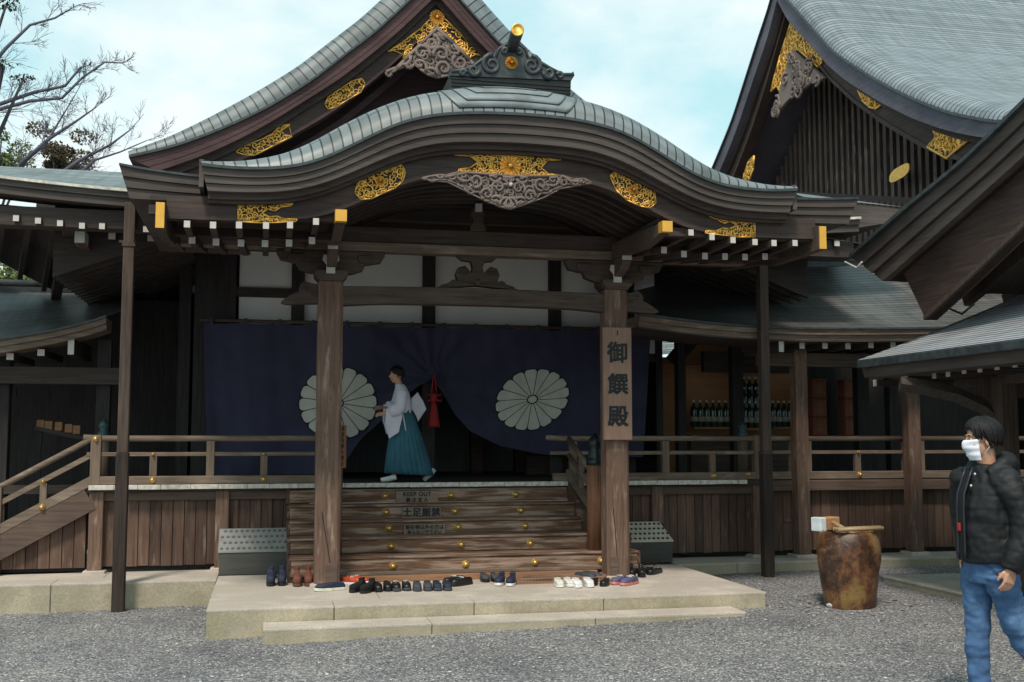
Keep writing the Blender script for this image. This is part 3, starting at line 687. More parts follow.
m.tube([(a, YO - .02, z) for a, z in pp([(451, 72), (462, 71), (473, 67), (482, 60), (494, 59)])], .017, 7)
m.tube([(a, YO - .02, z) for a, z in pp([(529, 59), (540, 63), (551, 69.5), (562, 75), (573, 75)])], .017, 7)
m.tube([(a, YO - .02, z) for a, z in pp([(496, 58), (498, 50), (506, 45), (519, 45), (525, 50), (527, 58)])], .012, 7)
oni = P(m, 'ridge_ornament', 'oni')
q = at(512, 62, YO - .05); m = MB(); rosette(m, (q.x, YO - .028, q.z), .062, depth=.022); P(m, 'chrysanthemum_crest', 'gold', oni)
e = at(517.5, 30, YO - .45); s_ = at(512, 48, YO + .02)
d = (e - s_); m = MB(); m.tube([s_, s_ + d * .5, e], [.055, .06, .062], 16); lg = P(m, 'ridge_log', 'oni')
m = MB(); ax = d.normalized(); m.lathe(e, [(.062, .0), (.062, .012), (.05, .014), (.045, .006), (.0, .006)], 20, ax); P(m, 'log_end', 'gold', lg)
# ================================================================== big front gable above the porch
CG = 2.11
EgH = [(0, 7.92), (.36, 7.52), (.82, 7.04), (1.27, 6.65), (1.63, 6.33), (2.1, 5.99), (2.39, 5.81), (2.82, 5.58), (3.24, 5.39), (3.53, 5.29), (3.85, 5.20)]
TgH = [(0, 8.30), (.45, 7.83), (.87, 7.44), (1.3, 7.07), (1.82, 6.63), (2.15, 6.37), (2.44, 6.17), (2.74, 5.95), (3.02, 5.77), (3.31, 5.57), (3.61, 5.38), (3.9, 5.25)]
FgH = [(0, 7.62), (.11, 7.50), (.51, 7.07), (.89, 6.71), (1.25, 6.39), (1.52, 6.19), (1.82, 5.97), (2.11, 5.76), (2.4, 5.57), (2.69, 5.40), (2.94, 5.27), (3.25, 5.13), (3.5, 5.03)]
HgH = [(0, 7.24), (.25, 7.0), (.47, 6.78), (.66, 6.59), (.89, 6.38), (1.23, 6.07), (1.53, 5.85), (1.89, 5.61), (2.42, 5.31), (2.97, 5.02), (3.3, 4.88)]
YG = 14.1
for sg in (-1, 1):
    mk = lambda P_: [(CG + sg * a, z) for a, z in smoothed(P_, 40, 2)]
    Eg, Tg, Fg, Hg = mk(EgH), mk(TgH), mk(FgH), mk(HgH)
    offs_ = []
    for i_ in range(len(Eg)):
        a_, b_ = Eg[max(0, i_ - 1)], Eg[min(len(Eg) - 1, i_ + 1)]; d_ = Vector((b_[0] - a_[0], b_[1] - a_[1])).normalized(); f_ = i_ / (len(Eg) - 1)
        n_x, n_z = (-d_.y, d_.x) if d_.x > 0 else (d_.y, -d_.x)
        offs_.append((n_x, n_z, .285 - .03 * f_ - .17 * max(0, (f_ - .6) / .4) ** 1.6))
    Tg = [(p[0] + nx_ * h_, p[1] + nz_ * h_) for p, (nx_, nz_, h_) in zip(Eg, offs_)]
    m = MB(); roll_roof(m, Eg, Tg, YG, YG + .16, 21.0); P(m, 'gable_roof_cover', 'roof_g')
    m = MB(); m.band(shiftc(Eg, .004), shiftc(Eg, -.03), YG - .015, YG + .06); P(m, 'copper_lip', 'oni')
    m = MB()
    E1 = shiftc(Eg, -.03)
    for j in range(3): m.band(shiftc(lerpc(E1, Fg, j / 3), -.003 if j else 0), lerpc(E1, Fg, (j + 1) / 3), YG + .02 + .005 * j, YG + 1.1)
    P(m, 'gable_verge', 'purple')
    m = MB(); m.band(shiftc(Fg, 0), shiftc(Fg, -.09), YG + .14, YG + .5); P(m, 'verge_moulding', 'hafu')
    m = MB(); m.band(shiftc(Fg, -.05), Hg, YG + .2, YG + .32); gb = P(m, 'gable_bargeboard', 'hafu')
    m = MB(); m.band(shiftc(Hg, .04), shiftc(Hg, -.01), YG + .18, YG + .34); P(m, 'bargeboard_edge', 'purple', gb)
    m = MB(); m.band(shiftc(Hg, -.05), shiftc(Hg, -.16), YG + .7, YG + .85); P(m, 'inner_bargeboard', 'purple')
    if sg < 0: gbl = gb
    m = MB(); m.band(lerpc(Fg, Fg, 0), [(a, 4.7) for a, z in Fg], YG + 1.06, YG + 1.10); P(m, 'gable_wall', 'purple')
YB = YG + .185
fitting([(236, 152), (243, 146), (262, 139), (272, 134), (280, 125.5), (290, 124.5), (281, 131), (284, 134.5), (292, 136.5), (275, 145), (255, 155), (245, 155)], YB, .055, 11, tr=.009, parent=gbl)
fitting([(325, 104), (328, 97), (340, 89), (352, 81), (362, 78.5), (365, 84), (361, 92), (349, 99), (336, 107), (328, 109)], YB, .055, 12, tr=.009, parent=gbl)
V = [(388, 51.5), (400, 44), (420, 29), (433, 16), (437, 11), (442, 16), (456, 29), (470, 44), (482, 56), (472, 53), (469, 61), (455, 45), (437, 28), (420, 44), (403, 59), (406, 49), (396, 49.5)]
fitting(V, YB - .004, .055, 13, (437, 17.5), .10, .010, parent=gbl)
gq = [(387, 76), (386, 72.5), (390, 70.5), (396, 68.5), (404, 61), (420, 45), (437, 28.5), (455, 45), (470, 61), (476, 68), (470, 72), (462, 68), (454, 70), (448, 75.5), (437, 77.5), (427, 74), (420, 69), (415, 63), (411, 68.5), (406, 67), (404, 62.5), (396, 70), (391, 73), (391, 76)]
m = MB(); openwork(m, pxpoly(gq, YG + .15), YG + .12, 'y', .07, .018, 78, 1.25)
core = [(420, 48), (437, 32), (454, 48), (456, 62), (446, 72), (437, 74), (428, 71), (418, 62)]
m.prism(pxpoly(core, YG + .15), YG + .13, YG + .16)
for (u, v, r, s_, a_) in ((425, 56, .08, 1, 0), (450, 57, .08, -1, 3), (418, 64, .05, -1, 0), (457, 65, .05, 1, 3), (409, 65, .045, 1, 1), (437, 40, .07, 1, 0), (430, 46, .04, -1, 1), (445, 47, .04, 1, 2)):
    q = at(u, v, YG + .1); m.tube([(a, YG + .095, z) for a, z in spiral(q.x, q.z, r, 1.5, a_, s_)], [.016 - .0005 * i for i in range(17)], 6)
relief(m, pxpoly(gq, YG + .1), YG + .098, .12, .024, 42)
gg2 = P(m, 'carved_pendant', 'carve')
hx = at(437, 69, YG + .1); hp = []
for k in range(24):
    t = 2 * math.pi * k / 24; hp.append((hx.x + .0042 * 16 * math.sin(t) ** 3 * .9, hx.z + .0042 * (13 * math.cos(t) - 5 * math.cos(2 * t) - 2 * math.cos(3 * t) - math.cos(4 * t))))
m = MB(); m.prism(hp, YG + .092, YG + .101); P(m, 'heart_hole_shade', 'black', gg2)  # raised black heart painted as the shaded depth of a cut-out
# ================================================================== main eave (front slope) with its rafters
ZE = lambda x: 4.30 + .018 * max(0, (abs(x - 2.16) - 2.5)) ** 2
YE = 12.05
L_, R_ = -3.6, 7.05
xs_ = [L_ + (R_ - L_) * k / 60 for k in range(61)]
rows = []; uv = []
for r in range(9):
    t = r / 8; y = YE + t * 2.3
    rows.append([(x + (t * 0 if True else 0), y, ZE(x) - (ZE(x) - 4.30) * t + .74 * t ** 1.12) for x in xs_]); uv.append([(x, y * 1.06) for x in xs_])
m = MB(); m.sheet(rows, True, uv); P(m, 'main_roof_cover', 'roof_m')
m = MB(); m.band([(x, ZE(x) + .004) for x in xs_], [(x, ZE(x) - .025) for x in xs_], YE - .015, YE + .08); P(m, 'eave_gutter', 'nosing')
m = MB(); m.band([(x, ZE(x) - .03) for x in xs_], [(x, ZE(x) - .085) for x in xs_], YE + .02, YE + .4); m.band([(x, ZE(x) - .088) for x in xs_], [(x, ZE(x) - .17) for x in xs_], YE + .05, YE + .4); P(m, 'main_eave', 'bark')
m = MB()
m.add([(L_, YE + .38, 4.135), (R_, YE + .38, 4.135), (R_, 15.2, 4.60), (L_, 15.2, 4.60), (L_, YE + .38, 4.155), (R_, YE + .38, 4.155), (R_, 15.2, 4.62), (L_, 15.2, 4.62)], [(0, 1, 2, 3), (4, 5, 6, 7), (0, 1, 5, 4), (2, 3, 7, 6), (1, 2, 6, 5), (3, 0, 4, 7)]); P(m, 'eave_soffit', 'dark_y')
m = MB(); m.box(L_, R_, YE + .18, YE + .42, 3.93, 4.13); P(m, 'eave_batten', 'dark')
i = 0
for px, py in ((16, 218), (38, 220.5), (60, 223), (82, 225.5), (102, 226), (146, 229)): rafter(px, py, YE + .12, YE + 1.6, .030, .38)
for px, py in ((112, 235.5), (151, 237.5)): rafter(px, py, YE + .6, YE + 2.2, .038, .38)
for px, py in ((837, 243), (864, 247)): rafter(px, py, YE + .12, YE + 1.6, .035, .38)
xx = -3.4
k = 0
while xx < 7.0:           # plain inner rafters seen from below
    m = MB(); m.bar((xx, YE + .75, 4.13), (xx, 15.1, 4.54), .06, .08); P(m, 'inner_rafter', 'dark_y'); xx += .27; k += 1
# hip rafter at the left corner
m = MB(); a = at(80, 237, 12.5); b = at(108, 272, 14.2); m.bar(a, b, .10, .13); hr_ = P(m, 'hip_rafter', 'beam')
m = MB(); m.bar(a + Vector((-.002, -.012, .004)), a + (b - a) * .12 + Vector((-.002, -.012, .004)), .104, .135); P(m, 'painted_end', 'white', hr_)
# downspouts
for (u0, v0, u1, v1, Y, gzz) in ((129, 203, 119.5, 616, 12.12, -.12), (762, 264, 768, 580, 12.22, .04)):
    a = at(u0, v0, Y); b = at(u1, v1, Y); x = (a.x + b.x) / 2
    m = MB(); m.box(x - .055, x + .055, Y - .055, Y + .055, 1.55, a.z); ds = P(m, 'downspout', 'pole', bevel=.006)
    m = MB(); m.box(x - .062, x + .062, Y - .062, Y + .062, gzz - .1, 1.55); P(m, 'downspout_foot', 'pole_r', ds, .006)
    m = MB(); m.box(x - .066, x + .066, Y - .066, Y + .066, 3.72 if u0 < 300 else 1.52, 3.75 if u0 < 300 else 1.545)
    if u0 < 300: m.box(x - .10, x + .066, Y - .03, Y + .01, 3.76, 3.785)
    P(m, 'downspout_strap', 'pole', ds)
# ================================================================== walls behind the curtain
YW = 14.75
m = MB(); m.box(at(239, 300, YW).x, 5.35, YW, YW + .06, 2.9, 4.62); P(m, 'plaster_wall', 'plaster')
for u in (219, 298, 429, 555, 628):
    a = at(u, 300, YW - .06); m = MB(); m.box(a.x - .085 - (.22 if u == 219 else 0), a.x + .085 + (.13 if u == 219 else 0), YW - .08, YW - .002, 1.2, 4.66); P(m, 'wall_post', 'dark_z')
z1 = at(400, 290, YW).z
m = MB(); m.box(-.95, 5.35, YW - .05, YW - .003, at(260, 297.5, YW).z, at(260, 288, YW).z); P(m, 'wall_rail', 'dark')
zt = at(400, 253, YW).z
m = MB(); m.box(-.95, 5.35, YW - .06, YW - .003, zt + .06, 4.7); P(m, 'wall_lintel', 'dark')
m = MB()
for u in (405, 460, 532, 580):      # shallow boat-shaped arms over the panels
    x = at(u, 258, YW - .1).x; m.prism([(x - .36, zt + .10), (x - .30, zt + .03), (x - .16, zt - .02), (x + .16, zt - .02), (x + .30, zt + .03), (x + .36, zt + .10)], YW - .075, YW - .052)
P(m, 'bracket_arm', 'dark')
m = MB(); m.box(-.95, 5.35, YW + .0, YW + .08, 2.78, 2.9); P(m, 'curtain_beam', 'dark')
# dark room
m = MB(); m.box(-.99, 5.39, 17.6, 17.7, .9, 5); P(m, 'inner_back_wall', 'dim'); m = MB(); m.box(-1.15, -1.0, YW + .1, 19.6, .9, 5); P(m, 'inner_side_wall', 'dark_z'); m = MB(); m.box(5.4, 5.5, YW + .1, 19.6, .9, 5); P(m, 'inner_side_wall', 'dark_z'); m = MB(); m.box(-.99, 5.39, YW + .1, 17.59, 3.6, 3.7); P(m, 'inner_ceiling', 'dim')
m = MB(); m.box(-1.93, 8.0, 13.12, 19.5, 1.10, 1.172); P(m, 'deck', 'dark')
m = MB()
x = -1.93
while x < 5.95:
    q = min(5.95, x + rnd.uniform(.22, .34)); 
    if not (.45 < x < .45): m.box(x + .002, q - .002, 13.05, 13.14, 1.128 + rnd.uniform(-.002, .002), 1.179)
    x = q
P(m, 'deck_edge', 'nosing', bevel=.003)
# interior columns just visible under the curtain
for u, vt in ((476, 420), (520, 420)):
    a = at(u, 440, 17.0); m = MB(); m.box(a.x - .09, a.x + .09, 16.9, 17.1, 1.17, 3.6); P(m, 'inner_post', 'beam')
a = at(545, 462, 16.0); m = MB(); m.box(a.x - .3, a.x + .5, 15.9, 16.1, 1.17, 1.45); P(m, 'inner_chest', 'beam')
# ---- skirting under the deck
def skirt(xa, xb, Y, z0, z1, pitch=.125, parent=None, top=True):
    m = MB(); x = xa
    while x < xb - .01:
        q = min(xb, x + pitch); m.box(x + .004, q - .004, Y + rnd.uniform(0, .006), Y + .03, z0 + rnd.uniform(0, .01), z1); x = q
    P(m, 'skirting_boards', 'board', parent)
    m = MB(); m.box(xa, xb, Y + .04, Y + .06, z0 - .03, z1); P(m, 'skirting_backing', 'black', parent)
YS = 13.22
def sillbeam(xa, xb, z0, z1, parent=None): m = MB(); m.box(xa, xb, YS - .05, YS + .05, z0, z1); P(m, 'skirting_beam', 'sill', parent, .006)
sp = [at(96, 530, YS - .04).x, at(222, 530, YS - .04).x, at(303, 530, YS - .04).x]
sillbeam(sp[0], .5, 1.0, 1.10); 
skirt(sp[0] + .07, sp[1] - .06, YS, .26, 1.01); skirt(sp[1] + .06, .5, YS, .26, 1.01)
for x in sp[:2]:
    m = MB(); m.box(x - .075, x + .075, YS - .09, YS + .05, .22, 1.125); k = P(m, 'deck_post', 'post', bevel=.006)
    m = MB(); m.box(x - .12, x + .12, YS - .13, YS + .1, .19, .235); P(m, 'base_stone', 'stone', k, .01)
sr = [at(657, 530, YS - .04).x, at(758, 530, YS - .04).x]
sillbeam(3.8, sr[1], 1.0, 1.10)
skirt(3.9, sr[0] - .06, YS, .26, 1.01, .115); skirt(sr[0] + .06, sr[1] - .07, YS, .26, 1.01, .115)
for x in sr:
    m = MB(); m.box(x - .075, x + .075, YS - .09, YS + .05, .22, 1.125); k = P(m, 'deck_post', 'post', bevel=.006)
    m = MB(); m.box(x - .12, x + .12, YS - .13, YS + .1, .19, .235); P(m, 'base_stone', 'stone', k, .01)
# ---- stairs
SX0, SX1 = .27, 4.07
zs = [.27, .455, .63, .79, .945, 1.128]; ysn = [11.68, 11.86, 12.17, 12.48, 12.79, 13.10]
m = MB(); m.box(SX0 + .5, SX1 - .5, 11.74, 12.0, .20, .262); P(m, 'stair_plinth', 'plinth', bevel=.006)
for k in range(1, 6):
    m = MB(); z0 = zs[k - 1] - (.0 if k > 1 else .07); z1 = zs[k]
    m.box(SX0, SX1, ysn[k], ysn[k] + .34 if k < 5 else 13.15, z0 + .004, z1 - .03)
    st = P(m, 'stair_riser', 'step', bevel=.008)
    if k < 5:
        m = MB(); m.box(SX0 - .01, SX1 + .01, ysn[k] - .018, ysn[k] + .36, z1 - .028, z1); P(m, 'stair_tread', 'step', st, .008)
m = MB(); m.box(SX0 - .01, SX1 + .01, 11.80, 12.0, .262, .30); P(m, 'stair_foot', 'rail', bevel=.006)
for k in range(1, 6):
    m = MB(); m.box(SX0 - .035, SX0 - .003, ysn[k] + .01, 13.15, zs[k - 1] - (.07 if k == 1 else 0) + .006, zs[k] - .006); m.box(SX1 + .003, SX1 + .035, ysn[k] + .01, 13.15, zs[k - 1] - (.07 if k == 1 else 0) + .006, zs[k] - .006); P(m, 'stair_side', 'step_s')
studs = {5: [(384.8, 497.6), (451, 499), (515.7, 497.7)], 4: [(386, 513.5), (454.7, 512), (520.6, 511.5)], 3: [(389, 529), (458, 528), (525, 526)], 2: [(391, 545), (461, 543), (530, 541.6)], 1: [(393, 561), (465.5, 560), (534.7, 557.5), (601, 556)]}
def boss(m, x, y, z, r): m.lathe((x, y, z), [(r, 0), (r, .006), (r * .72, .010), (r * .66, .022), (r * .45, .036), (r * .15, .044)], 18, (0, -1, 0))
for k, L in studs.items():
    for (u, v) in L:
        p = at(u, v, ysn[k]); m = MB(); boss(m, p.x, ysn[k] - .001, (zs[k] + zs[k - 1]) / 2 - .012, .043); P(m, 'brass_stud', 'brass')
# stair rails and newels
def newel(x, y, z0, z1, zc, r=.098):
    m = MB(); m.lathe((x, y, 0), [(r, z0), (r, z1)], 24); k = P(m, 'newel_post', 'newel')
    m = MB(); m.lathe((x, y, z1), [(r * 1.03, 0), (r * 1.03, .06), (r * .95, .065), (r * 1.0, .10), (r * .78, .13), (r * .82, .15), (r * .6, .17), (r * .85, .21), (r * .9, .25), (r * .72, .30), (r * .35, .33), (r * .12, .355), (.002, .37)], 24); P(m, 'finial', 'giboshi', k)
nx = at(595.5, 500, 12.03).x
for sg in (1, -1):
    x = nx if sg > 0 else 2 * 2.17 - nx
    newel(x, 12.03, .456, 1.40, 1.7)
    for (dz, r_) in ((.0, .034), (-.20, .03), (-.42, .045)):
        m = MB(); a = Vector((x, 13.16, 1.70 + dz)); b = Vector((x, 12.05, 1.28 + dz * .95 if dz else 1.27))
        if r_ > .04: m.bar(a, b, .07, .10)
        else: m.tube([a, (a + b) / 2, b], r_, 10)
        P(m, 'stair_rail', 'rail_y')
    m = MB(); m.bar((x, 12.6, 1.50 - .38), (x, 12.6, 1.46), .06, .06, (1, 0, 0)); P(m, 'rail_strut', 'rail_z')
    m = MB(); m.bar((x, 13.12, 1.10), (x, 12.05, .55), .08, .22); P(m, 'stair_string', 'step_s')
# ---- balustrade
def rails(xa, xb, Y, root=None, zt=1.70, ends=(0, 0), mats=('rail', 'rail_z')):
    m = MB(); m.tube([(xa - ends[0], Y, zt + (.012 if ends[0] else 0)), (xa + .05, Y, zt), ((xa + xb) / 2, Y, zt), (xb - .05, Y, zt), (xb + ends[1], Y, zt + (.012 if ends[1] else 0))], .034, 12); P(m, 'top_rail', mats[0], root)
    m = MB(); m.box(xa - ends[0] * .7, xb + ends[1] * .7, Y - .03, Y + .03, 1.50, 1.545); P(m, 'middle_rail', mats[0], root, .005)
    m = MB(); m.box(xa - ends[0] * .5, xb + ends[1] * .5, Y - .05, Y + .05, 1.18, 1.275); P(m, 'ground_rail', mats[0], root, .008)
def rpost(x, Y, zt=1.67, w=.045, root=None): m = MB(); m.box(x - w, x + w, Y - w + .004, Y + w - .004, 1.18, zt); return P(m, 'rail_post', 'rail_z', root, .005)
def strut(x, Y, root=None):
    m = MB(); m.box(x - .04, x + .04, Y - .028, Y + .028, 1.276, 1.50); s = P(m, 'rail_strut', 'rail_z', root, .004)
    m = MB(); boss(m, x, Y - .031, 1.525, .022); P(m, 'brass_stud', 'brass', s); m = MB(); boss(m, x, Y - .052, 1.235, .036); P(m, 'brass_stud', 'brass', s)
YR = 13.16
xl = at(96, 460, YR).x
rails(xl, .58, YR, ends=(.14, 0)); rpost(xl, YR, 1.74, .055); rpost(at(210.5, 460, YR).x, YR)
for u in (153.5, 264): strut(at(u, 460, YR).x, YR)
m = MB(); boss(m, xl, YR - .05, 1.70, .035); P(m, 'brass_stud', 'brass')
xr0, xr1 = at(560, 438, YR).x, at(755, 438, YR).x
rails(xr0, xr1, YR, ends=(.18, .0)); rpost(at(573, 460, YR).x, YR); rpost(at(665, 460, YR).x, YR)
rpost(at(757, 450, YR).x, YR, 1.74, .055)
strut(at(712, 460, YR).x, YR)
m = MB(); boss(m, at(747.5, 460, YR - .04).x, YR - .05, 1.25, .03); P(m, 'brass_stud', 'brass')
for (u, v, Y) in ((104, 425, 13.9), (742, 425, 13.9)):     # finial posts of the side railing, set back
    p = at(u, v, Y); m = MB(); m.lathe((p.x, Y, 0), [(.07, 1.18), (.07, 1.72)], 16); k = P(m, 'corner_post', 'rail_z')
    m = MB(); m.lathe((p.x, Y, 1.72), [(.072, 0), (.072, .05), (.05, .07), (.045, .09), (.062, .12), (.062, .15), (.045, .18), (.01, .22)], 16); P(m, 'finial', 'giboshi_g', k)
# ---- side stair going down to the left
xs0, xs1 = xl, at(-60, 520, YR).x
def sl(z0, x): return z0 - (xl - x) * .545
for (z0, kind) in ((1.70, 0), (1.52, 1), (1.23, 2)):
    m = MB(); a = (xl - .04, YR, z0); b = (xs1, YR, sl(z0, xs1))
    if kind == 0: m.tube([a, b], .034, 10)
    elif kind == 1: m.bar(a, b, .05, .055)
    else: m.bar(a, b, .09, .10)
    P(m, 'side_stair_rail', 'rail')
m = MB(); m.bar((xl - .05, YR, 1.03), (xs1, YR, sl(1.03, xs1)), .08, .26); P(m, 'side_stair_string', 'board' if False else 'sill')
x = at(44, 480, YR).x
m = MB(); m.bar((x, YR, sl(1.27, x)), (x, YR, sl(1.50, x)), .07, .055, (0, 1, 0)); s_ = P(m, 'rail_strut', 'rail_z')
m = MB(); boss(m, x, YR - .03, sl(1.52, x), .024); P(m, 'brass_stud', 'brass', s_); m = MB(); boss(m, x, YR - .05, sl(1.24, x), .036); P(m, 'brass_stud', 'brass', s_)
x = at(-2, 480, YR).x; rz = sl(1.72, x); m = MB(); m.box(x - .05, x + .05, YR - .05, YR + .05, .2, rz); P(m, 'rail_post', 'rail_z')
m = MB(); x = xl - .09
while x > xs1:
    q = x - .125; m.box(q + .004, x - .004, YS + rnd.uniform(0, .006), YS + .03, .26, sl(.93, x)); x = q
P(m, 'skirting_boards', 'board')
m = MB(); m.prism([(xl - .08, .22), (xl - .08, .95), (xs1, sl(.95, xs1)), (xs1, .22)], YS + .04, YS + .06); P(m, 'skirting_backing', 'black')
# ================================================================== hall flanks (dark body either side of the curtained bay)
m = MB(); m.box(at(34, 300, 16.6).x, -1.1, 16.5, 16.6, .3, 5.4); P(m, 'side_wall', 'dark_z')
for sg_, xi, xo in ((-1, -.95, -2.35), (1, 5.4, 6.75)):
    zf = lambda x: 4.03 - .38 * abs(x - xi)
    m = MB(); m.band([(xi, zf(xi) + .07), (xo, zf(xo) + .07)], [(xi, zf(xi) + .05), (xo, zf(xo) + .05)], 12.9, 16.5); P(m, 'side_soffit', 'dark')
    m = MB(); m.prism([(xi, zf(xi) - .02), (xo, zf(xo) - .02), (xo, 4.35), (xi, 4.35)], 12.86, 12.92); P(m, 'side_eave_board', 'dark')
    y = 13.05
    while y < 16.4:
        m = MB(); m.bar((xi, y, zf(xi)), (xo, y, zf(xo)), .06, .09); P(m, 'side_rafter', 'dark'); y += .24
q = [at(-90, 200, 12.5), at(70, 214, 12.5), at(56, 292, 15.6), at(0, 262, 15.6), at(-90, 222, 15.6)]
m = MB(); m.add(q + [p + Vector((0, 0, .04)) for p in q], [(0, 1, 2, 3, 4), (5, 6, 7, 8, 9)] + [(i, (i + 1) % 5, 5 + (i + 1) % 5, 5 + i) for i in range(5)]); P(m, 'corner_soffit', 'dark_y')
for k in range(6):
    m = MB(); a = q[0].lerp(q[1], (k + .5) / 6); b = q[4].lerp(q[2], (k + .5) / 6); m.bar(a + Vector((0, 0, -.03)), b + Vector((0, 0, -.03)), .06, .08); P(m, 'corner_rafter', 'dark_y')
m = MB(); m.bar(q[1] + Vector((0, 0, -.06)), q[2] + Vector((0, 0, -.06)), .12, .14); P(m, 'hip_rafter', 'dark_y')
for u in (150, 185, 212):
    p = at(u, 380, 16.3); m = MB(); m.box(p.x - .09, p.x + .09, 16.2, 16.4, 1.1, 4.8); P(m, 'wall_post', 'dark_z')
m = MB(); m.box(at(130, 380, 16.3).x, -1.1, 16.2, 16.4, 2.55, 2.68); P(m, 'wall_rail', 'dark')
# right flank
m = MB(); m.box(5.4, 7.6, 15.55, 15.65, at(700, 333, 15.6).z, 5.2); P(m, 'side_wall', 'dark_z')
m = MB(); m.bar(at(712, 316, 14.9), at(672, 362, 15.3), .12, .2); P(m, 'flank_brace', 'dark')
# ================================================================== curtain
YC = 14.50
cu = empty('festival_curtain', (2.2, YC, 3.2), 'deep purple curtain with two white chrysanthemum crests, drawn up in the middle', 'curtain')
cx0, cx1 = at(203, 330, YC).x, at(651, 330, YC).x; ctop = at(425, 327, YC).z
gx, gzz_ = at(433, 379, YC).x, at(433, 379, YC).z
botpx = [(190, 476), (250, 475), (313, 474), (340, 470), (352, 452), (362, 438), (378, 424), (400, 402), (418, 386), (433, 379), (442, 392), (455, 415), (470, 431), (500, 446), (540, 454), (590, 457), (660, 457)]
botw = [(at(u, v, YC).x, at(u, v, YC).z) for u, v in botpx]
def cy(x, z):
    dx, dz = x - gx, z - gzz_; r = math.hypot(dx, dz) + .02; a = math.atan2(dz, dx)
    f = math.exp(-r / .9)
    s = .035 * f * math.sin(a * 17) + .016 * math.exp(-r / 2.2) * math.sin(a * 9 + 1)
    s += .034 * math.sin(x * 7.3 + .8 * math.sin(z * 2.2) + 1.5 * noise.noise((x * .8, 0, 7))) * (1 - f) * min(1, .25 + (ctop - z) * .6) + .006 * math.sin(x * 23 + z * 2)
    s += .03 * noise.noise((x * 1.1, z * 1.3, 2)) 
    return YC + s
nxc, nzc = 190, 40
rows = []
for j in range(nzc + 1):
    r = []
    for i in range(nxc + 1):
        x = cx0 + (cx1 - cx0) * i / nxc; zb = interp(botw, x); tp = ctop - .012 * abs(math.sin((x - cx0) * math.pi / .43))
        xs_ = x
        if i < 12: xs_ = x + .10 * (1 - i / 12) * (j / nzc)
        if i > nxc - 12: xs_ = x - .14 * (1 - (nxc - i) / 12) * (j / nzc)
        z = tp + (zb - tp) * j / nzc; r.append((xs_, cy(x, z), z))
    rows.append(r)
m = MB(); m.sheet(rows); m.build('curtain_cloth', M['curtain'], cu)
m = MB(); m.tube([(cx0 - .05, YC + .02, ctop + .03), (cx1 + .05, YC + .02, ctop + .03)], .022, 8); m.build('curtain_rod', M['beam'], cu)
m = MB(); x = cx0 + .1
while x < cx1: m.box(x - .02, x + .02, YC - .03, YC + .04, ctop - .03, ctop + .06); x += .43
lp = m.build('hanging_loop', M['curtain'], cu); lp['kind'] = 'stuff'
def crest(u, v, rx, ry, rot, pinch):
    c = at(u, v, YC); k = (c.x - at(u - 10, v, YC).x) / 10; rx *= k; ry *= k
    def mp(a, q):          # angle, radius fraction
        x = rx * q * math.cos(a); z = ry * q * math.sin(a); cr_, sr_ = math.cos(rot), math.sin(rot)
        x, z = x * cr_ - z * sr_, x * sr_ + z * cr_
        z += pinch * x * abs(x); return c.x + x, c.z + z
    def cell(m, pts, off):
        vs = [(x, cy(x, z) - off, z) for x, z in pts]; m.add(vs, [tuple(range(len(vs)))], True)
    m = MB()
    for s in range(96):
        for q0, q1 in ((0, .25), (.25, .5), (.5, .75), (.75, 1.005)):
            a0, a1 = 2 * math.pi * s / 96, 2 * math.pi * (s + 1) / 96
            def lim(a): return .955 + .05 * abs(math.sin(a * 8 + 0))
            pts = [mp(a0, q0 * lim(a0)), mp(a0, q1 * lim(a0)), mp(a1, q1 * lim(a1)), mp(a1, q0 * lim(a1))]
            cell(m, pts, .022)
    base = m.build('crest_outline', M['black'], cu)
    m = MB()
    for s in range(16):
        w = math.pi / 16; a = 2 * math.pi * (s + .5) / 16
        prof = [(.15, .70), (.3, .84), (.5, .90), (.7, .925), (.88, .935), (.94, .80), (.975, .5)]
        for (q0, w0), (q1, w1) in zip(prof, prof[1:]):
            for t in range(4):
                f0, f1 = -1 + t / 2, -1 + (t + 1) / 2
                cell(m, [mp(a + f0 * w0 * w, q0), mp(a + f0 * w1 * w, q1), mp(a + f1 * w1 * w, q1), mp(a + f1 * w0 * w, q0)], .030)
    for s in range(16):
        a0, a1 = 2 * math.pi * s / 16, 2 * math.pi * (s + 1) / 16; cell(m, [mp(0, 0), mp(a0, .115), mp(a1, .115)], .030)
    m.build('chrysanthemum_crest', M['crest'], cu)
crest(338, 403, 39.5, 37.5, -.15, .03); crest(532, 399.5, 38, 29.5, .30, .14)
# red tassel cord
ts = empty('curtain_tassel', (gx, YC - .1, gzz_), 'red silk cord and tassel tying up the purple curtain', 'tassel')
m = MB()
for dx in (-.03, .03): m.tube([(gx + dx * .3, YC - .10, gzz_ + .06), (gx + dx * 1.2, YC - .11, gzz_ - .22)], .008, 6)
m.build('cord', M['red'], ts)
m = MB(); m.tube([(gx, YC - .11, gzz_ - .20), (gx - .01, YC - .11, gzz_ - .32)], [.05, .035], 8)
for s in (-1, 1): m.tube([(gx + s * .0, YC - .12, gzz_ - .24), (gx + s * .10, YC - .12, gzz_ - .20), (gx + s * .09, YC - .12, gzz_ - .30), (gx, YC - .12, gzz_ - .27)], .018, 6)
m.build('knot', M['red'], ts)
m = MB(); m.lathe((gx + .0, YC - .11, 0), [(.025, gzz_ - .32), (.04, gzz_ - .36), (.075, gzz_ - .60), (.08, gzz_ - .64), (.0, gzz_ - .64)], 22); m.build('fringe', M['red'], ts)
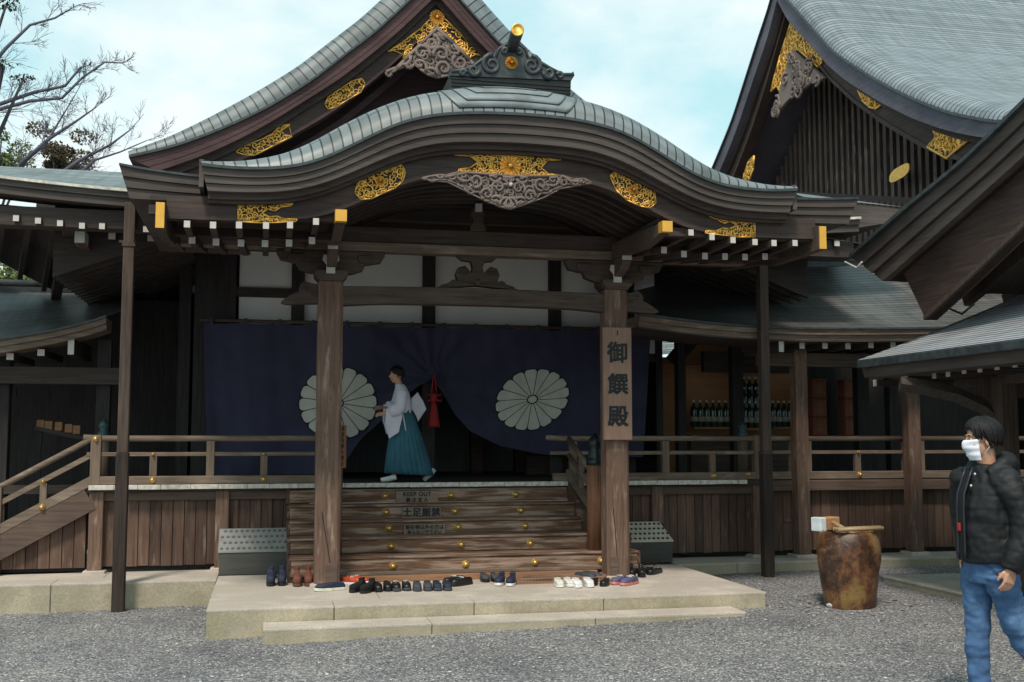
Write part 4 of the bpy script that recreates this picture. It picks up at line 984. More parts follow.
# ================================================================== right gallery
gal = empty('side_gallery', (8, 13.3, .2), 'open wooden gallery with railing and drooping copper eave, right of the porch', 'gallery')
def G(mb, name, mat, bevel=0, parent=None): return mb.build(name, M[mat], parent or gal, bevel)
YGW = 12.3
ev = [(640, 314), (660, 317), (700, 322), (740, 325.5), (790, 328), (850, 328.5), (920, 328), (1000, 325.5), (1080, 322)]
tpx = [(640, 300), (690, 287), (735, 273), (790, 269), (850, 266), (920, 262), (1000, 258), (1120, 250)]
evw = smoothed([(at(u, v, YGW).x, at(u, v, YGW).z) for u, v in ev], 40, 2)
YGT = 14.7
tw = [(at(u, v, YGT).x, at(u, v, YGT).z) for u, v in tpx]
rows = []; uv = []
for j in range(13):
    t = j / 12; r = []; q = []
    for x, z in evw:
        zt = interp(tw, x + (x - 4.5) * .0 + .5); y = YGW + (YGT - YGW) * t
        r.append((x, y, z + .012 + (zt - z) * (t ** 1.35))); q.append((x, y * 1.1))
    rows.append(r); uv.append(q)
m = MB(); m.sheet(rows, True, uv); G(m, 'roof_cover', 'roof_dk')
m = MB(); m.band(shiftc(evw, .012), shiftc(evw, -.012), YGW - .01, YGW + .1); G(m, 'copper_lip', 'oni')
m = MB(); m.band(shiftc(evw, -.014), shiftc(evw, -.075), YGW + .02, YGW + .5); m.band(shiftc(evw, -.077), shiftc(evw, -.14), YGW + .06, YGW + .5); G(m, 'layered_eave', 'rail')
m = MB(); m.band(shiftc(evw, -.14), shiftc(evw, -.16), YGW + .06, 13.3); G(m, 'soffit', 'dark')
m = MB(); zt = interp(tw, 8.5); m.tube([(6.4, YGT, zt + .03), (13, YGT, zt + .10)], .05, 8); m.box(6.2, 13, YGT - .08, YGT + .1, zt - .12, zt + .03); G(m, 'ridge', 'oni')
for u, v in ((802, 345.5), (825, 345.5), (848, 346), (871, 345), (893, 345), (915, 344.5), (940, 344)):
    p = at(u, v, YGW + .2); m = MB(); m.box(p.x - .035, p.x + .035, YGW + .204, 13.6, p.z - .04, p.z + .04); r = G(m, 'rafter', 'dark_y')
    m = MB(); m.box(p.x - .034, p.x + .034, YGW + .196, YGW + .204, p.z - .039, p.z + .039); G(m, 'painted_end', 'white', 0, r)
p = at(781, 343, YGW + .1); m = MB(); m.box(p.x - .03, p.x + .05, YGW + .1, 13.4, p.z - .10, p.z + .12); r = G(m, 'hip_end', 'dark_y')
m = MB(); m.box(p.x - .031, p.x + .031, YGW + .092, YGW + .10, p.z - .11, p.z + .13); G(m, 'painted_end', 'white', 0, r)
YP2 = 13.02
for u in (800, 912, 1010):
    x = at(u, 450, YP2).x; m = MB(); m.box(x - .085, x + .085, YP2 - .085, YP2 + .085, .2, 2.86); k = G(m, 'gallery_post', 'post', .008)
    m = MB(); m.box(x - .14, x + .14, YP2 - .14, YP2 + .14, .19, .24); G(m, 'base_stone', 'stone', .01, k)
m = MB(); m.box(6.1, 12, YP2 - .06, YP2 + .06, 2.62, 2.80); G(m, 'head_beam', 'beam', .006)
gx0, gx1 = at(765, 440, YR).x, 12.0
xs_ = [gx0, at(800, 440, YR).x, at(912, 440, YR).x, at(1012, 440, YR).x, gx1]
for a, b in zip(xs_, xs_[1:]):
    for z0, z1, w, nm in ((1.665, 1.73, .034, 'top_rail'), (1.50, 1.545, .03, 'middle_rail'), (1.18, 1.275, .05, 'ground_rail')):
        m = MB()
        if nm == 'top_rail': m.tube([(a, YR, 1.70), (b, YR, 1.70)], .034, 12)
        else: m.box(a, b, YR - w, YR + w, z0, z1)
        G(m, nm, 'rail', 0 if nm == 'top_rail' else .005)
for u in (792, 808, 905, 921): x = at(u, 460, YR).x; m = MB(); m.box(x - .035, x + .035, YR - .04, YR + .04, 1.18, 1.67); G(m, 'rail_post', 'rail_z', .004)
for u in (857,): 
    x = at(u, 460, YR).x; m = MB(); m.box(x - .04, x + .04, YR - .028, YR + .028, 1.276, 1.50); s_ = G(m, 'rail_strut', 'rail_z')
    m = MB(); boss(m, x, YR - .031, 1.525, .022); G(m, 'brass_stud', 'brass', 0, s_); m = MB(); boss(m, x, YR - .052, 1.235, .036); G(m, 'brass_stud', 'brass', 0, s_)
m = MB(); m.box(gx0, gx1, YR - .06, YR + .06, 1.03, 1.165); G(m, 'deck_beam', 'sill', .008)
m = MB(); x = gx0
while x < gx1:
    q = x + rnd.choice((.11, .125, .14)); m.box(x + .004, q - .004, YS + rnd.uniform(0, .008), YS + .03, .26 + rnd.uniform(0, .01), 1.03); x = q
G(m, 'skirting_boards', 'board')
m = MB(); m.box(gx0, gx1, YS + .04, YS + .06, .21, 1.03); G(m, 'skirting_backing', 'black')
m = MB(); p = at(787, 520, YS - .01); m.box(p.x - .04, p.x + .05, YS - .03, YS, p.z - .015, p.z + .015); G(m, 'door_latch', 'rail')
m = MB(); m.box(gx0, gx1, 13.2, 19, 1.10, 1.17); G(m, 'deck', 'dark')
YBW = 15.9
m = MB(); m.box(at(795, 400, YBW).x, 13.5, YBW, YBW + .1, 1.1, 4.2); G(m, 'back_wall', 'dark_z')
m = MB(); m.box(at(640, 400, YBW).x, at(684, 400, YBW).x - .003, YBW, YBW + .1, 1.1, at(700, 360, YBW).z); m.box(at(684, 400, YBW).x, at(795, 400, YBW).x, YBW, YBW + .1, 1.1, 4.2); G(m, 'inner_board_wall', 'innerw')
m = MB(); m.box(5.6, 13, YBW - .6, YBW + 2, 3.05, 3.12); 
m = MB(); m.box(at(690, 365, YBW).x, at(795, 400, YBW).x, YBW - .55, YBW - .45, at(700, 372, YBW - .5).z, 3.0); G(m, 'inner_lintel', 'dark')
for u, w_ in ((681, 8), (737, 11), (862, 12), (892, 9)):
    a = at(u - w_ / 2, 400, 15.0); b = at(u + w_ / 2, 400, 15.0); m = MB(); m.box(a.x, b.x, 14.95, 15.1, 1.17, 4.0); G(m, 'inner_post', 'dark_z', .006)
m = MB(); a = at(648, 362, 15.7); b = at(700, 362, 15.7); m.box(a.x, b.x, 15.6, 15.7, a.z - .03, a.z + .06); G(m, 'shelf_light_beam', 'plinth')
# upper slatted wall behind the gallery roof
m = MB(); x = 7.2
while x < 12.5: m.box(x, x + .05, 15.3, 15.36, 3.9, 5.4); x += .1
G(m, 'slatted_screen', 'dark_z'); m = MB(); m.box(7.1, 12.6, 15.37, 15.45, 3.8, 5.5); G(m, 'screen_backing', 'black')
# ---- shelves with bottles
shf = empty('bottle_shelf', (7.2, 15.5, 1.17), 'tiered wooden shelf holding rows of dark bottles inside the gallery', 'shelf')
def shelf(ua, ub, v, Y, d=.2):
    a = at(ua, v, Y); b = at(ub, v, Y); m = MB(); m.box(a.x - .03, b.x + .03, Y - .08, Y + d, a.z - .03, a.z); m.build('shelf_board', M['plinth'], shf); return a, b
bt = empty('sake_bottle', (0, 0, 0)); 
gm = plain('dark_green_glass', (.012, .035, .022), .15, spec=.6); lm = plain('bottle_label', (.30, .28, .24), .7, var=.25, nscale=60); cm_ = plain('bottle_cap', (.62, .60, .55), .4)
m = MB(); m.lathe((0, 0, 0), [(.048, 0), (.052, .01), (.052, .24), (.046, .28), (.018, .32), (.015, .37)], 12); m.build('glass_body', gm, bt)
m = MB(); m.lathe((0, 0, 0), [(.0532, .08), (.0532, .155)], 12); m.build('paper_label', lm, bt)
m = MB(); m.lathe((0, 0, 0), [(.018, .365), (.018, .40)], 10); m.build('cap', cm_, bt)
first = [True]
def bottle(x, y, z, label, group):
    o = bt if first[0] else copy_tree(bt); first[0] = False
    o.location = (x, y, z); o.rotation_euler.z = rnd.uniform(-.6, .6); tag(o, label, 'bottle', group); return o
a, b = shelf(694, 726, 427, 15.45)
ORD = ('leftmost', 'second from left', 'third from left', 'fourth from left', 'fifth from left', 'rightmost')
for i in range(6): bottle(a.x + (b.x - a.x) * i / 5, 15.45, a.z, '%s dark bottle in the single row left of the thick inner post' % ORD[i], 'bottles in the left row')
O4 = ('leftmost', 'second', 'third', 'rightmost')
for r, v in enumerate((403, 413.5, 428)):
    Y = 15.62 - .12 * r; a, b = shelf(744, 762, v, Y, .1)
    for i in range(4): bottle(a.x + (b.x - a.x) * i / 3, Y, a.z, '%s dark bottle on the %s tier beside the right downspout' % (O4[i], ('top', 'middle', 'lowest')[r]), 'bottles on the %s tier' % ('top', 'middle', 'lowest')[r])
a, b = shelf(773, 790, 427, 15.5)
for i in range(4): bottle(a.x + (b.x - a.x) * i / 3, 15.5, a.z, '%s dark bottle in the short row between downspout and gallery post' % O4[i], 'bottles right of the downspout')
m = MB(); a = at(690, 436, 15.3); b = at(793, 436, 15.3); m.box(a.x, b.x, 15.25, 15.75, a.z - .05, a.z + .02); m.box(a.x, b.x, 15.27, 15.3, 1.17, a.z - .05); m.build('counter', M['beam'], shf)
rb = empty('red_box', (0, 0, 0)); rm = wood('red_lacquer_box', (.36, .13, .08), 'z', var=.3)
m = MB(); m.box(-.12, .12, -.1, .1, 0, .26); m.build('box_body', rm, rb, .008)
m = MB(); m.box(-.128, .128, -.108, .108, .26, .285); m.build('box_lid', M['signbr'], rb, .006)
m = MB(); m.box(-.05, .05, -.1035, -.1005, .06, .2); m.build('paper_tag', M['plinth'], rb)
i = 0
for u, n, w_ in ((817, 3, 'left'), (849, 3, 'right')):
    p = at(u, 428, 15.6)
    for k in range(n):
        o = rb if i == 0 else copy_tree(rb); i += 1; o.location = (p.x, 15.6, 1.75 + .29 * k)
        tag(o, '%s red lacquered box in the %s stack inside the gallery, %s' % (('lowest', 'middle', 'topmost')[k], 'nearer' if w_ == 'left' else 'farther', 'beside the first gallery post' if w_ == 'left' else 'between the two gallery posts'), 'box', 'red boxes stacked in the gallery')
m = MB(); m.box(at(805, 430, 15.6).x, at(870, 430, 15.6).x, 15.4, 15.8, 1.17, 1.745); t = m.build('low_cabinet', M['dark_z'], None, .01); tag(t, 'low dark cabinet under the stacked red boxes in the gallery', 'cabinet')
# ================================================================== left corridor
lc = empty('left_corridor', (-3, 14, .3), 'low corridor with dark copper roof at the left edge, behind the side stair', 'corridor')
def Lc(mb, name, mat, bevel=0, parent=None): return mb.build(name, M[mat], parent or lc, bevel)
YL = 13.6
ev = [(-120, 352), (-60, 347), (0, 339.5), (53, 330.5), (80, 324), (94, 320.5), (106, 316)]
evw = smoothed([(at(u, v, YL).x, at(u, v, YL).z) for u, v in ev], 24, 1)
rows = []; uv = []
for j in range(11):
    t = j / 10; r = []; q = []
    for i, (x, z) in enumerate(evw):
        y = YL + 2.3 * t; xx_ = x + (.20 * t if i > 20 else 0)
        r.append((xx_, y, z + .012 + (3.70 - z) * t ** 1.3)); q.append((x, y * 1.1))
    rows.append(r); uv.append(q)
m = MB(); m.sheet(rows, True, uv); Lc(m, 'roof_cover', 'roof_dk')
m = MB(); m.band(shiftc(evw, .012), shiftc(evw, -.012), YL - .01, YL + .1); Lc(m, 'copper_lip', 'oni')
m = MB(); m.band(shiftc(evw, -.014), shiftc(evw, -.08), YL + .02, YL + .5); m.band(shiftc(evw, -.082), shiftc(evw, -.15), YL + .06, YL + .5); Lc(m, 'layered_eave', 'rail')
m = MB(); m.box(-6, at(88, 290, 15.9).x, 15.8, 16.05, 3.60, 3.74); m.tube([(-6, 15.9, 3.77), (at(88, 290, 15.9).x, 15.9, 3.79)], .06, 8); Lc(m, 'ridge', 'oni')
for u, v in ((10, 356.5), (41, 352.5)):
    p = at(u, v, YL + .2); m = MB(); m.box(p.x - .04, p.x + .04, YL + .204, 15, p.z - .04, p.z + .04); r = Lc(m, 'rafter', 'dark_y')
    m = MB(); m.box(p.x - .039, p.x + .039, YL + .197, YL + .204, p.z - .039, p.z + .039); Lc(m, 'painted_end', 'white', 0, r)
p = at(71, 346, YL + .1); m = MB(); m.box(p.x - .035, p.x + .035, YL + .105, 15, p.z - .1, p.z + .1); r = Lc(m, 'hip_end', 'dark_y')
m = MB(); m.box(p.x - .034, p.x + .034, YL + .095, YL + .105, p.z - .1, p.z + .1); Lc(m, 'painted_end', 'white', 0, r)
m = MB(); m.box(-7, -1.2, 16.0, 16.1, .2, 3.62); Lc(m, 'back_wall', 'dark_z')
m = MB(); m.box(-7, -1.7, YL + .4, YL + .5, 2.35, 2.55); Lc(m, 'head_beam', 'dark')
for u in (-30, 4, 104): x = at(u, 400, 14.2).x; m = MB(); m.box(x - .08, x + .08, 14.1, 14.26, .2, 2.9); Lc(m, 'corridor_post', 'dark_z', .006)
m = MB(); m.box(-7, -1.3, 14.0, 14.1, 1.05, 1.15); Lc(m, 'floor_edge', 'dark')
m = MB(); a = at(0, 394, 14.6); m.box(a.x - .4, at(16, 394, 14.6).x, 14.6, 14.65, at(0, 398, 14.6).z, at(0, 387, 14.6).z); Lc(m, 'pale_panel', 'beam')
# row of small wooden plaques on a dark ledge
lg = empty('plaque_rack', (-2.5, 14.7, 1.9), 'dark sloping ledge carrying a row of small wooden blocks', 'rack')
a = at(36, 428, 14.6); b = at(92, 440, 14.6); m = MB(); m.bar(a, b, .16, .05); m.build('ledge', M['dark'], lg)
for k, x_ in enumerate((a.x + .05, b.x - .05)): m = MB(); m.box(x_ - .02, x_ + .02, 14.58, 14.62, 1.1, a.z - .03 if k == 0 else b.z); m.build('leg', M['dark_z'], lg)
blk = None
for k, (u, v, lab) in enumerate(((41, 424, 'leftmost small wooden block on the dark ledge'), (49, 425, 'second small wooden block from the left on the dark ledge'), (59, 426, 'middle small wooden block on the dark ledge'), (69, 428, 'second small wooden block from the right on the dark ledge'), (77, 429.5, 'rightmost small wooden block on the dark ledge'))):
    p = at(u, v, 14.6)
    if blk is None: m = MB(); m.box(-.045, .045, -.04, .04, -.06, .05); blk = m.build('wooden_block', M['plinth'], None, .006); o = blk
    else: o = blk.copy(); col.objects.link(o)
    o.location = p; tag(o, lab, 'block', 'wooden blocks on the ledge')
# ================================================================== large hall at the right, gable to the left
lh = empty('large_hall', (13, 21, 0), 'large hall with slatted gable and broad pale copper roof, rising at the upper right', 'hall')
def H_(mb, name, mat, bevel=0, parent=None): return mb.build(name, M[mat], parent or lh, bevel)
XR = 10.5; YM = 21.15
E_ = [(0, 11.55), (.25, 11.15), (.91, 10.55), (1.66, 9.82), (2.35, 9.15), (2.91, 8.75), (4.03, 7.98), (5.03, 7.37), (5.94, 6.88), (6.96, 6.45), (7.8, 6.2), (8.6, 6.05)]
F_ = [(0, 11.1), (.04, 11.04), (.48, 10.45), (1.46, 9.55), (2.05, 8.98), (2.72, 8.45), (3.84, 7.70), (4.86, 7.09), (5.77, 6.63), (6.5, 6.33), (7.3, 6.05), (8.3, 5.85)]
HH_ = [(0, 10.8), (.2, 10.55), (1.1, 9.5), (1.76, 8.82), (2.68, 8.06), (3.58, 7.42), (4.51, 6.83), (5.1, 6.48), (6.3, 5.95), (7.0, 5.75)]
TT_ = [(a, z + .30) for a, z in E_]
for sg in (-1, 1):
    mk = lambda P_: [(YM + sg * a, z) for a, z in smoothed(P_, 50, 2)]
    Er, Tr, Fr, Hr = mk(E_), mk(TT_), mk(F_), mk(HH_)
    Tr = []
    for i_ in range(len(Er)):
        a_, b_ = Er[max(0, i_ - 1)], Er[min(len(Er) - 1, i_ + 1)]; d_ = Vector((b_[0] - a_[0], b_[1] - a_[1])).normalized(); nn_ = Vector((-d_.y, d_.x)) if d_.x > 0 else Vector((d_.y, -d_.x)); Tr.append((Er[i_][0] + nn_.x * .27, Er[i_][1] + nn_.y * .27))
    m = MB(); roll_roof(m, Er, Tr, XR, XR + .55, 34, 'x', nroll=10); H_(m, 'roof_cover', 'roof_far')
    m = MB(); m.band(shiftc(Er, .005), shiftc(Er, -.04), XR - .02, XR + .1, 'x'); H_(m, 'copper_lip', 'oni')
    m = MB(); E1 = shiftc(Er, -.04)
    m.band(E1, Fr, XR + .03, XR + 1.6, 'x'); H_(m, 'layered_verge', 'slate')
    m = MB(); m.band(shiftc(Fr, -.0), shiftc(Fr, -.12), XR + .18, XR + .5, 'x'); m.band(shiftc(Fr, -.12), Hr, XR + .25, XR + .42, 'x'); hb2 = H_(m, 'bargeboard', 'hafu_y')
    m = MB(); m.band(shiftc(Hr, .06), shiftc(Hr, -.03), XR + .22, XR + .46, 'x'); H_(m, 'bargeboard_edge', 'hafu_y', 0, hb2)
    m = MB(); m.band(shiftc(Hr, .05), [(a, 5.2) for a, z in Hr], XR + 1.5, XR + 1.55, 'x'); H_(m, 'gable_backing', 'dark_z')
    hbx = hb2 if sg < 0 else hbx
m = MB(); y = YM - 6.6
Hs = sorted([(YM + sg * a, z) for sg in (-1, 1) for a, z in HH_])
slat = wood('weathered_slat_wood', (.105, .075, .065), 'z', var=.6, wear=.15, wearcol=(.3, .23, .19))
while y < YM + 6.6: m.box(XR + 1.36, XR + 1.45, y, y + .11, 5.3, interp(Hs, y) + .02); y += .235
m.build('gable_slats', slat, lh)
# gilt plates of this gable
XB = XR + .235
def xpoly(L): return [(atx(u, v, XB).y, atx(u, v, XB).z) for u, v in L]
def plate(L, r, seed, tr=.02):
    m = MB(); Pq = xpoly(L); openwork(m, Pq, XB - .01, 'x', r, tr, seed, 1.25); m.prism(Pq, XB - .002, XB + .012, 'x'); H_(m, 'gilt_plate', 'gold', 0, hbx)
cr_ = lambda L: [(680 + a / 2.977, b / 2.977) for a, b in L]
plate(cr_([(333, 62), (352, 78), (375, 110), (405, 140), (420, 165), (425, 185), (412, 200), (385, 175), (350, 145), (330, 175), (315, 220), (300, 275), (290, 255), (272, 272), (285, 220), (300, 165), (318, 110)]), .14, 21)
plate(cr_([(530, 262), (545, 253), (565, 268), (590, 285), (600, 312), (585, 324), (565, 318), (545, 298)]), .13, 22)
plate(cr_([(750, 368), (868, 410), (795, 472), (738, 437), (765, 410)]), .13, 23)
plate(cr_([(206, 480), (222, 464), (220, 500), (205, 545), (190, 540), (193, 515)]), .12, 24)
gq = cr_([(345, 150), (385, 185), (440, 232), (418, 248), (395, 250), (370, 272), (345, 285), (325, 305), (300, 335), (290, 330), (300, 300), (312, 240)])
m = MB(); m.prism(xpoly(gq), XR + .15, XR + .22, 'x')
for k in range(26):
    t = random.Random(k + 50); pg = xpoly(gq); ok = False
    while not ok:
        a = t.uniform(min(p[0] for p in pg), max(p[0] for p in pg)); z = t.uniform(min(p[1] for p in pg), max(p[1] for p in pg)); ok = inpoly(pg, a, z)
    m.tube([(XR + .14, p, q) for p, q in spiral(a, z, t.uniform(.1, .18), 1.3, t.uniform(0, 6), t.choice((-1, 1)), 12)], .032, 5)
H_(m, 'carved_pendant', 'carve')
# walls and skirt roof under the gable
m = MB(); m.box(XR + 1.5, 30, YM - 6.3, YM + 6.3, 0, 6.3); H_(m, 'hall_wall', 'dark_z')
rows = []; uv = []
for j in range(9):
    t = j / 8; x = 9.3 + 2.5 * t; rows.append([(x, y, 4.95 + 1.0 * t ** 1.3) for y in (13.0, 16, 20, 28)]); uv.append([(y, x * 1.1) for y in (13.0, 16, 20, 28)])
m = MB(); m.sheet(rows, True, uv); H_(m, 'skirt_roof_cover', 'roof_dk')
m = MB(); m.box(9.32, 9.8, 13.0, 28, 4.78, 4.93); m.prism([(9.3, 4.95), (11.8, 5.95), (11.8, 5.75), (9.3, 4.75)], 12.9, 13.02); H_(m, 'skirt_eave', 'bark_y')
m = MB(); m.bar((11.7, 13.4, 6.0), (11.7, 25, 6.05), .16, .22); sb = H_(m, 'wall_base_beam', 'hafu_y')
p = atx(900, 173, 11.6); m = MB(); m.prism([(p.y + .34 * math.copysign(abs(math.cos(t)) ** .7, math.cos(t)), p.z + .12 * math.copysign(abs(math.sin(t)) ** .7, math.sin(t)) - .04 * math.cos(t)) for t in [2 * math.pi * k / 24 for k in range(24)]], 11.58, 11.612, 'x'); H_(m, 'gilt_plate', 'gold', 0, sb)
# ================================================================== hall behind the right end of the main eave
# corner of the eave of the hall, right end
m = MB(); a = at(858, 200, 13.2); b = at(905, 209, 13.2); c = at(900, 222, 13.2); d = at(825, 233, 13.2)
m.prism([(a.x - .6, a.z - .02), (b.x, b.z), (c.x - .08, c.z), (d.x, d.z), (d.x - .6, d.z)], 13.2, 16); P(m, 'eave_corner', 'bark')
rows = [[(a.x - .8, 13.18, a.z), (b.x + .02, 13.18, b.z + .02)], [(a.x - .8, 15.6, a.z + .9), (b.x - .6, 15.6, b.z + .75)]]
m = MB(); m.sheet(rows, False, [[(0, 0), (2, 0)], [(0, 2.4), (2, 2.4)]]); P(m, 'corner_roof_cover', 'roof_m')
# ================================================================== near building at the right edge
nb = empty('near_building', (8, 8, .2), 'dark building at the right edge with steep gable eave above a grey shingle roof', 'building')
def B_(mb, name, mat, bevel=0, parent=None): return mb.build(name, M[mat], parent or nb, bevel)
XE = 6.0; yf, yn = 10.4, 3.0
rows = []; uv = []
for j in range(11):
    t = j / 10; x = XE + 2.6 * t; z = 2.515 + (.38 * 2.6 * t) * (.86 + .18 * t)
    rows.append([(x, y, z) for y in (yf, 8.5, 6.5, 4.5, yn)]); uv.append([(y, x * 1.05) for y in (yf, 8.5, 6.5, 4.5, yn)])
m = MB(); m.sheet(rows, True, uv); B_(m, 'shingle_roof_cover', 'shingle')
m = MB(); m.box(XE - .01, XE + .30, yn, yf + .0, 2.43, 2.508); B_(m, 'eave_gutter', 'oni', .006)
m = MB(); m.box(XE + .06, XE + .6, yn, yf - .02, 2.33, 2.43); B_(m, 'eave_board', 'bark_y')
m = MB(); m.prism([(XE + .02, 2.50), (XE + 2.6, 3.49), (XE + 2.6, 3.34), (XE + .35, 2.36), (XE + .06, 2.36)], yf - .10, yf - .012, 'y'); B_(m, 'verge_board', 'bark')
m = MB(); m.add([(XE + .3, yn, 2.36), (XE + .3, yf - .1, 2.36), (XE + 2.6, yf - .1, 3.3), (XE + 2.6, yn, 3.3)], [(0, 1, 2, 3)]); B_(m, 'soffit', 'dark_y')
for u, v in ((875, 383.5), (906, 379), (934, 375.5), (948, 373.5), (964, 370.5), (980, 369), (997, 366.5), (1015, 364)):
    p = atx(u, v, XE + .3); m = MB(); m.box(XE + .305, XE + 2, p.y - .03, p.y + .03, p.z - .03, p.z + .04); r = B_(m, 'rafter', 'dark_y')
    m = MB(); m.box(XE + .296, XE + .305, p.y - .029, p.y + .029, p.z - .03, p.z + .04); B_(m, 'painted_end', 'white', 0, r)
p = at(873, 384, yf - .2)
# post, beam and bracket
XQ = 6.9
for y_ in (9.3, 5.2):
    m = MB(); m.box(XQ - .09, XQ + .09, y_ - .09, y_ + .09, .17, 2.5); k = B_(m, 'post', 'pole', .008)
    m = MB(); m.box(XQ - .15, XQ + .15, y_ - .15, y_ + .15, .16, .22); B_(m, 'base_stone', 'stone', .01, k)
m = MB(); m.box(XQ - .07, XQ + .07, yn, 10.0, 2.22, 2.4); B_(m, 'eave_beam', 'pole', .008)
m = MB(); m.box(6.75, 9.2, 9.4, 9.55, 2.10, 2.3); B_(m, 'cross_beam', 'pole', .008)
arc = [at(900, 384, 9.6), at(925, 387, 9.5), at(955, 393, 9.45), at(985, 404, 9.4), at(1004, 424, 9.36)]
def smooth_arc(a): return [(a[i - 1] + a[i] * 2 + a[i + 1]) / 4 if 0 < i < len(a) - 1 else a[i] for i in range(len(a))]
m = MB(); m.tube(smooth_arc(arc), .075, 4, smooth=False); B_(m, 'curved_bracket', 'dark_y')
m = MB(); m.box(7.6, 7.7, yn, 9.3, .17, 2.7); B_(m, 'side_wall', 'dark_z')
m = MB(); m.box(7.7, 12, 9.2, 9.3, .17, 2.9); B_(m, 'far_wall', 'dark_z')
# upper gable: verge in the plane X = XV
XV = 6.5
def vp(L, x): return [(atx(u, v, x).y, atx(u, v, x).z) for u, v in L]
El = smoothed(vp([(851, 257), (905, 210), (963, 163), (1024, 104), (1090, 38)], XV), 24, 2); Fl = smoothed(vp([(876, 281), (940, 224), (1011, 160), (1060, 113), (1105, 65)], XV), 24, 2)
Hu = smoothed(vp([(903, 272), (950, 232), (1024, 166), (1105, 90)], XV + .22), 24, 1); Hd = smoothed(vp([(926, 320), (970, 280), (1024, 228), (1125, 128)], XV + .22), 24, 1)
m = MB(); m.band(shiftc(El, .03), shiftc(El, -.01), XV - .03, XV + .1, 'x'); B_(m, 'copper_lip', 'oni')
rows = [[(x, a, z + .03 + .05 * (k > 0)) for a, z in El] for k, x in enumerate((XV, XV + .3, 12))]
uv = [[(x, a * 1.1) for a, z in El] for x in (XV, XV + .3, 12)]
m = MB(); m.sheet(rows, True, uv); B_(m, 'upper_roof_cover', 'shingle')
# mirrored near slope of the same roof
ym = El[-1][0] - .4
for j in range(3):
    m = MB(); m.band(shiftc(lerpc(El, Fl, j / 3), -.012), lerpc(El, Fl, (j + 1) / 3), XV + .02 + .03 * j, XV + .9, 'x'); B_(m, 'layered_verge', 'bark_y')
m = MB(); m.band(shiftc(Fl, -.0), Hu, XV + .16, XV + .9, 'x'); B_(m, 'verge_moulding', 'hafu_y')
m = MB(); m.band(Hu, Hd, XV + .22, XV + .33, 'x'); hb3 = B_(m, 'bargeboard', 'hafu_y')
m = MB(); m.band(shiftc(Hd, .05), shiftc(Hd, 0), XV + .19, XV + .35, 'x'); B_(m, 'bargeboard_edge', 'pole', 0, hb3)
for (a_, b_, X_) in (((966, 300), (1060, 222), 7.4), ((1006, 301), (1080, 250), 8.3)):
    a = atx(*a_, X_); b = atx(*b_, X_); m = MB(); m.bar(a, b + (b - a) * 1.5, .09, .15); B_(m, 'roof_rafter', 'pole', .004)
m = MB(); m.band(shiftc(Hd, .35), shiftc(Hd, .30), XV + .9, 12, 'x'); B_(m, 'upper_soffit', 'pole')
m = MB(); m.band(shiftc(Hd, .33), [(a, 3.2) for a, z in Hd], 8.75, 8.8, 'x'); B_(m, 'upper_wall', 'hafu_y')
m = MB(); m.tube([atx(845, 262, XV - .02), atx(857, 268, XV - .02), atx(862, 262, XV - .02)], .012, 6); B_(m, 'gutter_hook', 'nosing')
m = MB(); m.tube([atx(948, 308, XV + .6), atx(962, 314, XV + .6), atx(974, 304, XV + .6)], .012, 6); B_(m, 'gutter_hook', 'oni')
# ================================================================== distant roof glimpsed through the gap
dr = empty('distant_roof', (7, 19, 3), 'sliver of pale copper roof seen through the gap right of the curtain', 'roof')
q = [at(640, 356, 18.0), at(700, 352, 18.0), at(700, 330, 19.5), at(640, 333, 19.5)]
m = MB(); m.add(q, [(0, 1, 2, 3)], False, [(0, 0), (1.4, 0), (1.4, 1.2), (0, 1.2)]); m.build('roof_cover', M['roof_m'], dr)
m = MB(); m.box(q[0].x, q[1].x, 18.02, 18.2, q[0].z - .15, q[0].z - .01); m.build('eave', M['bark'], dr)
for x_ in (q[0].x + .2, q[1].x - .2): m = MB(); m.box(x_ - .08, x_ + .08, 18.3, 18.46, .1, q[0].z - .1); m.build('post', M['dark_z'], dr)
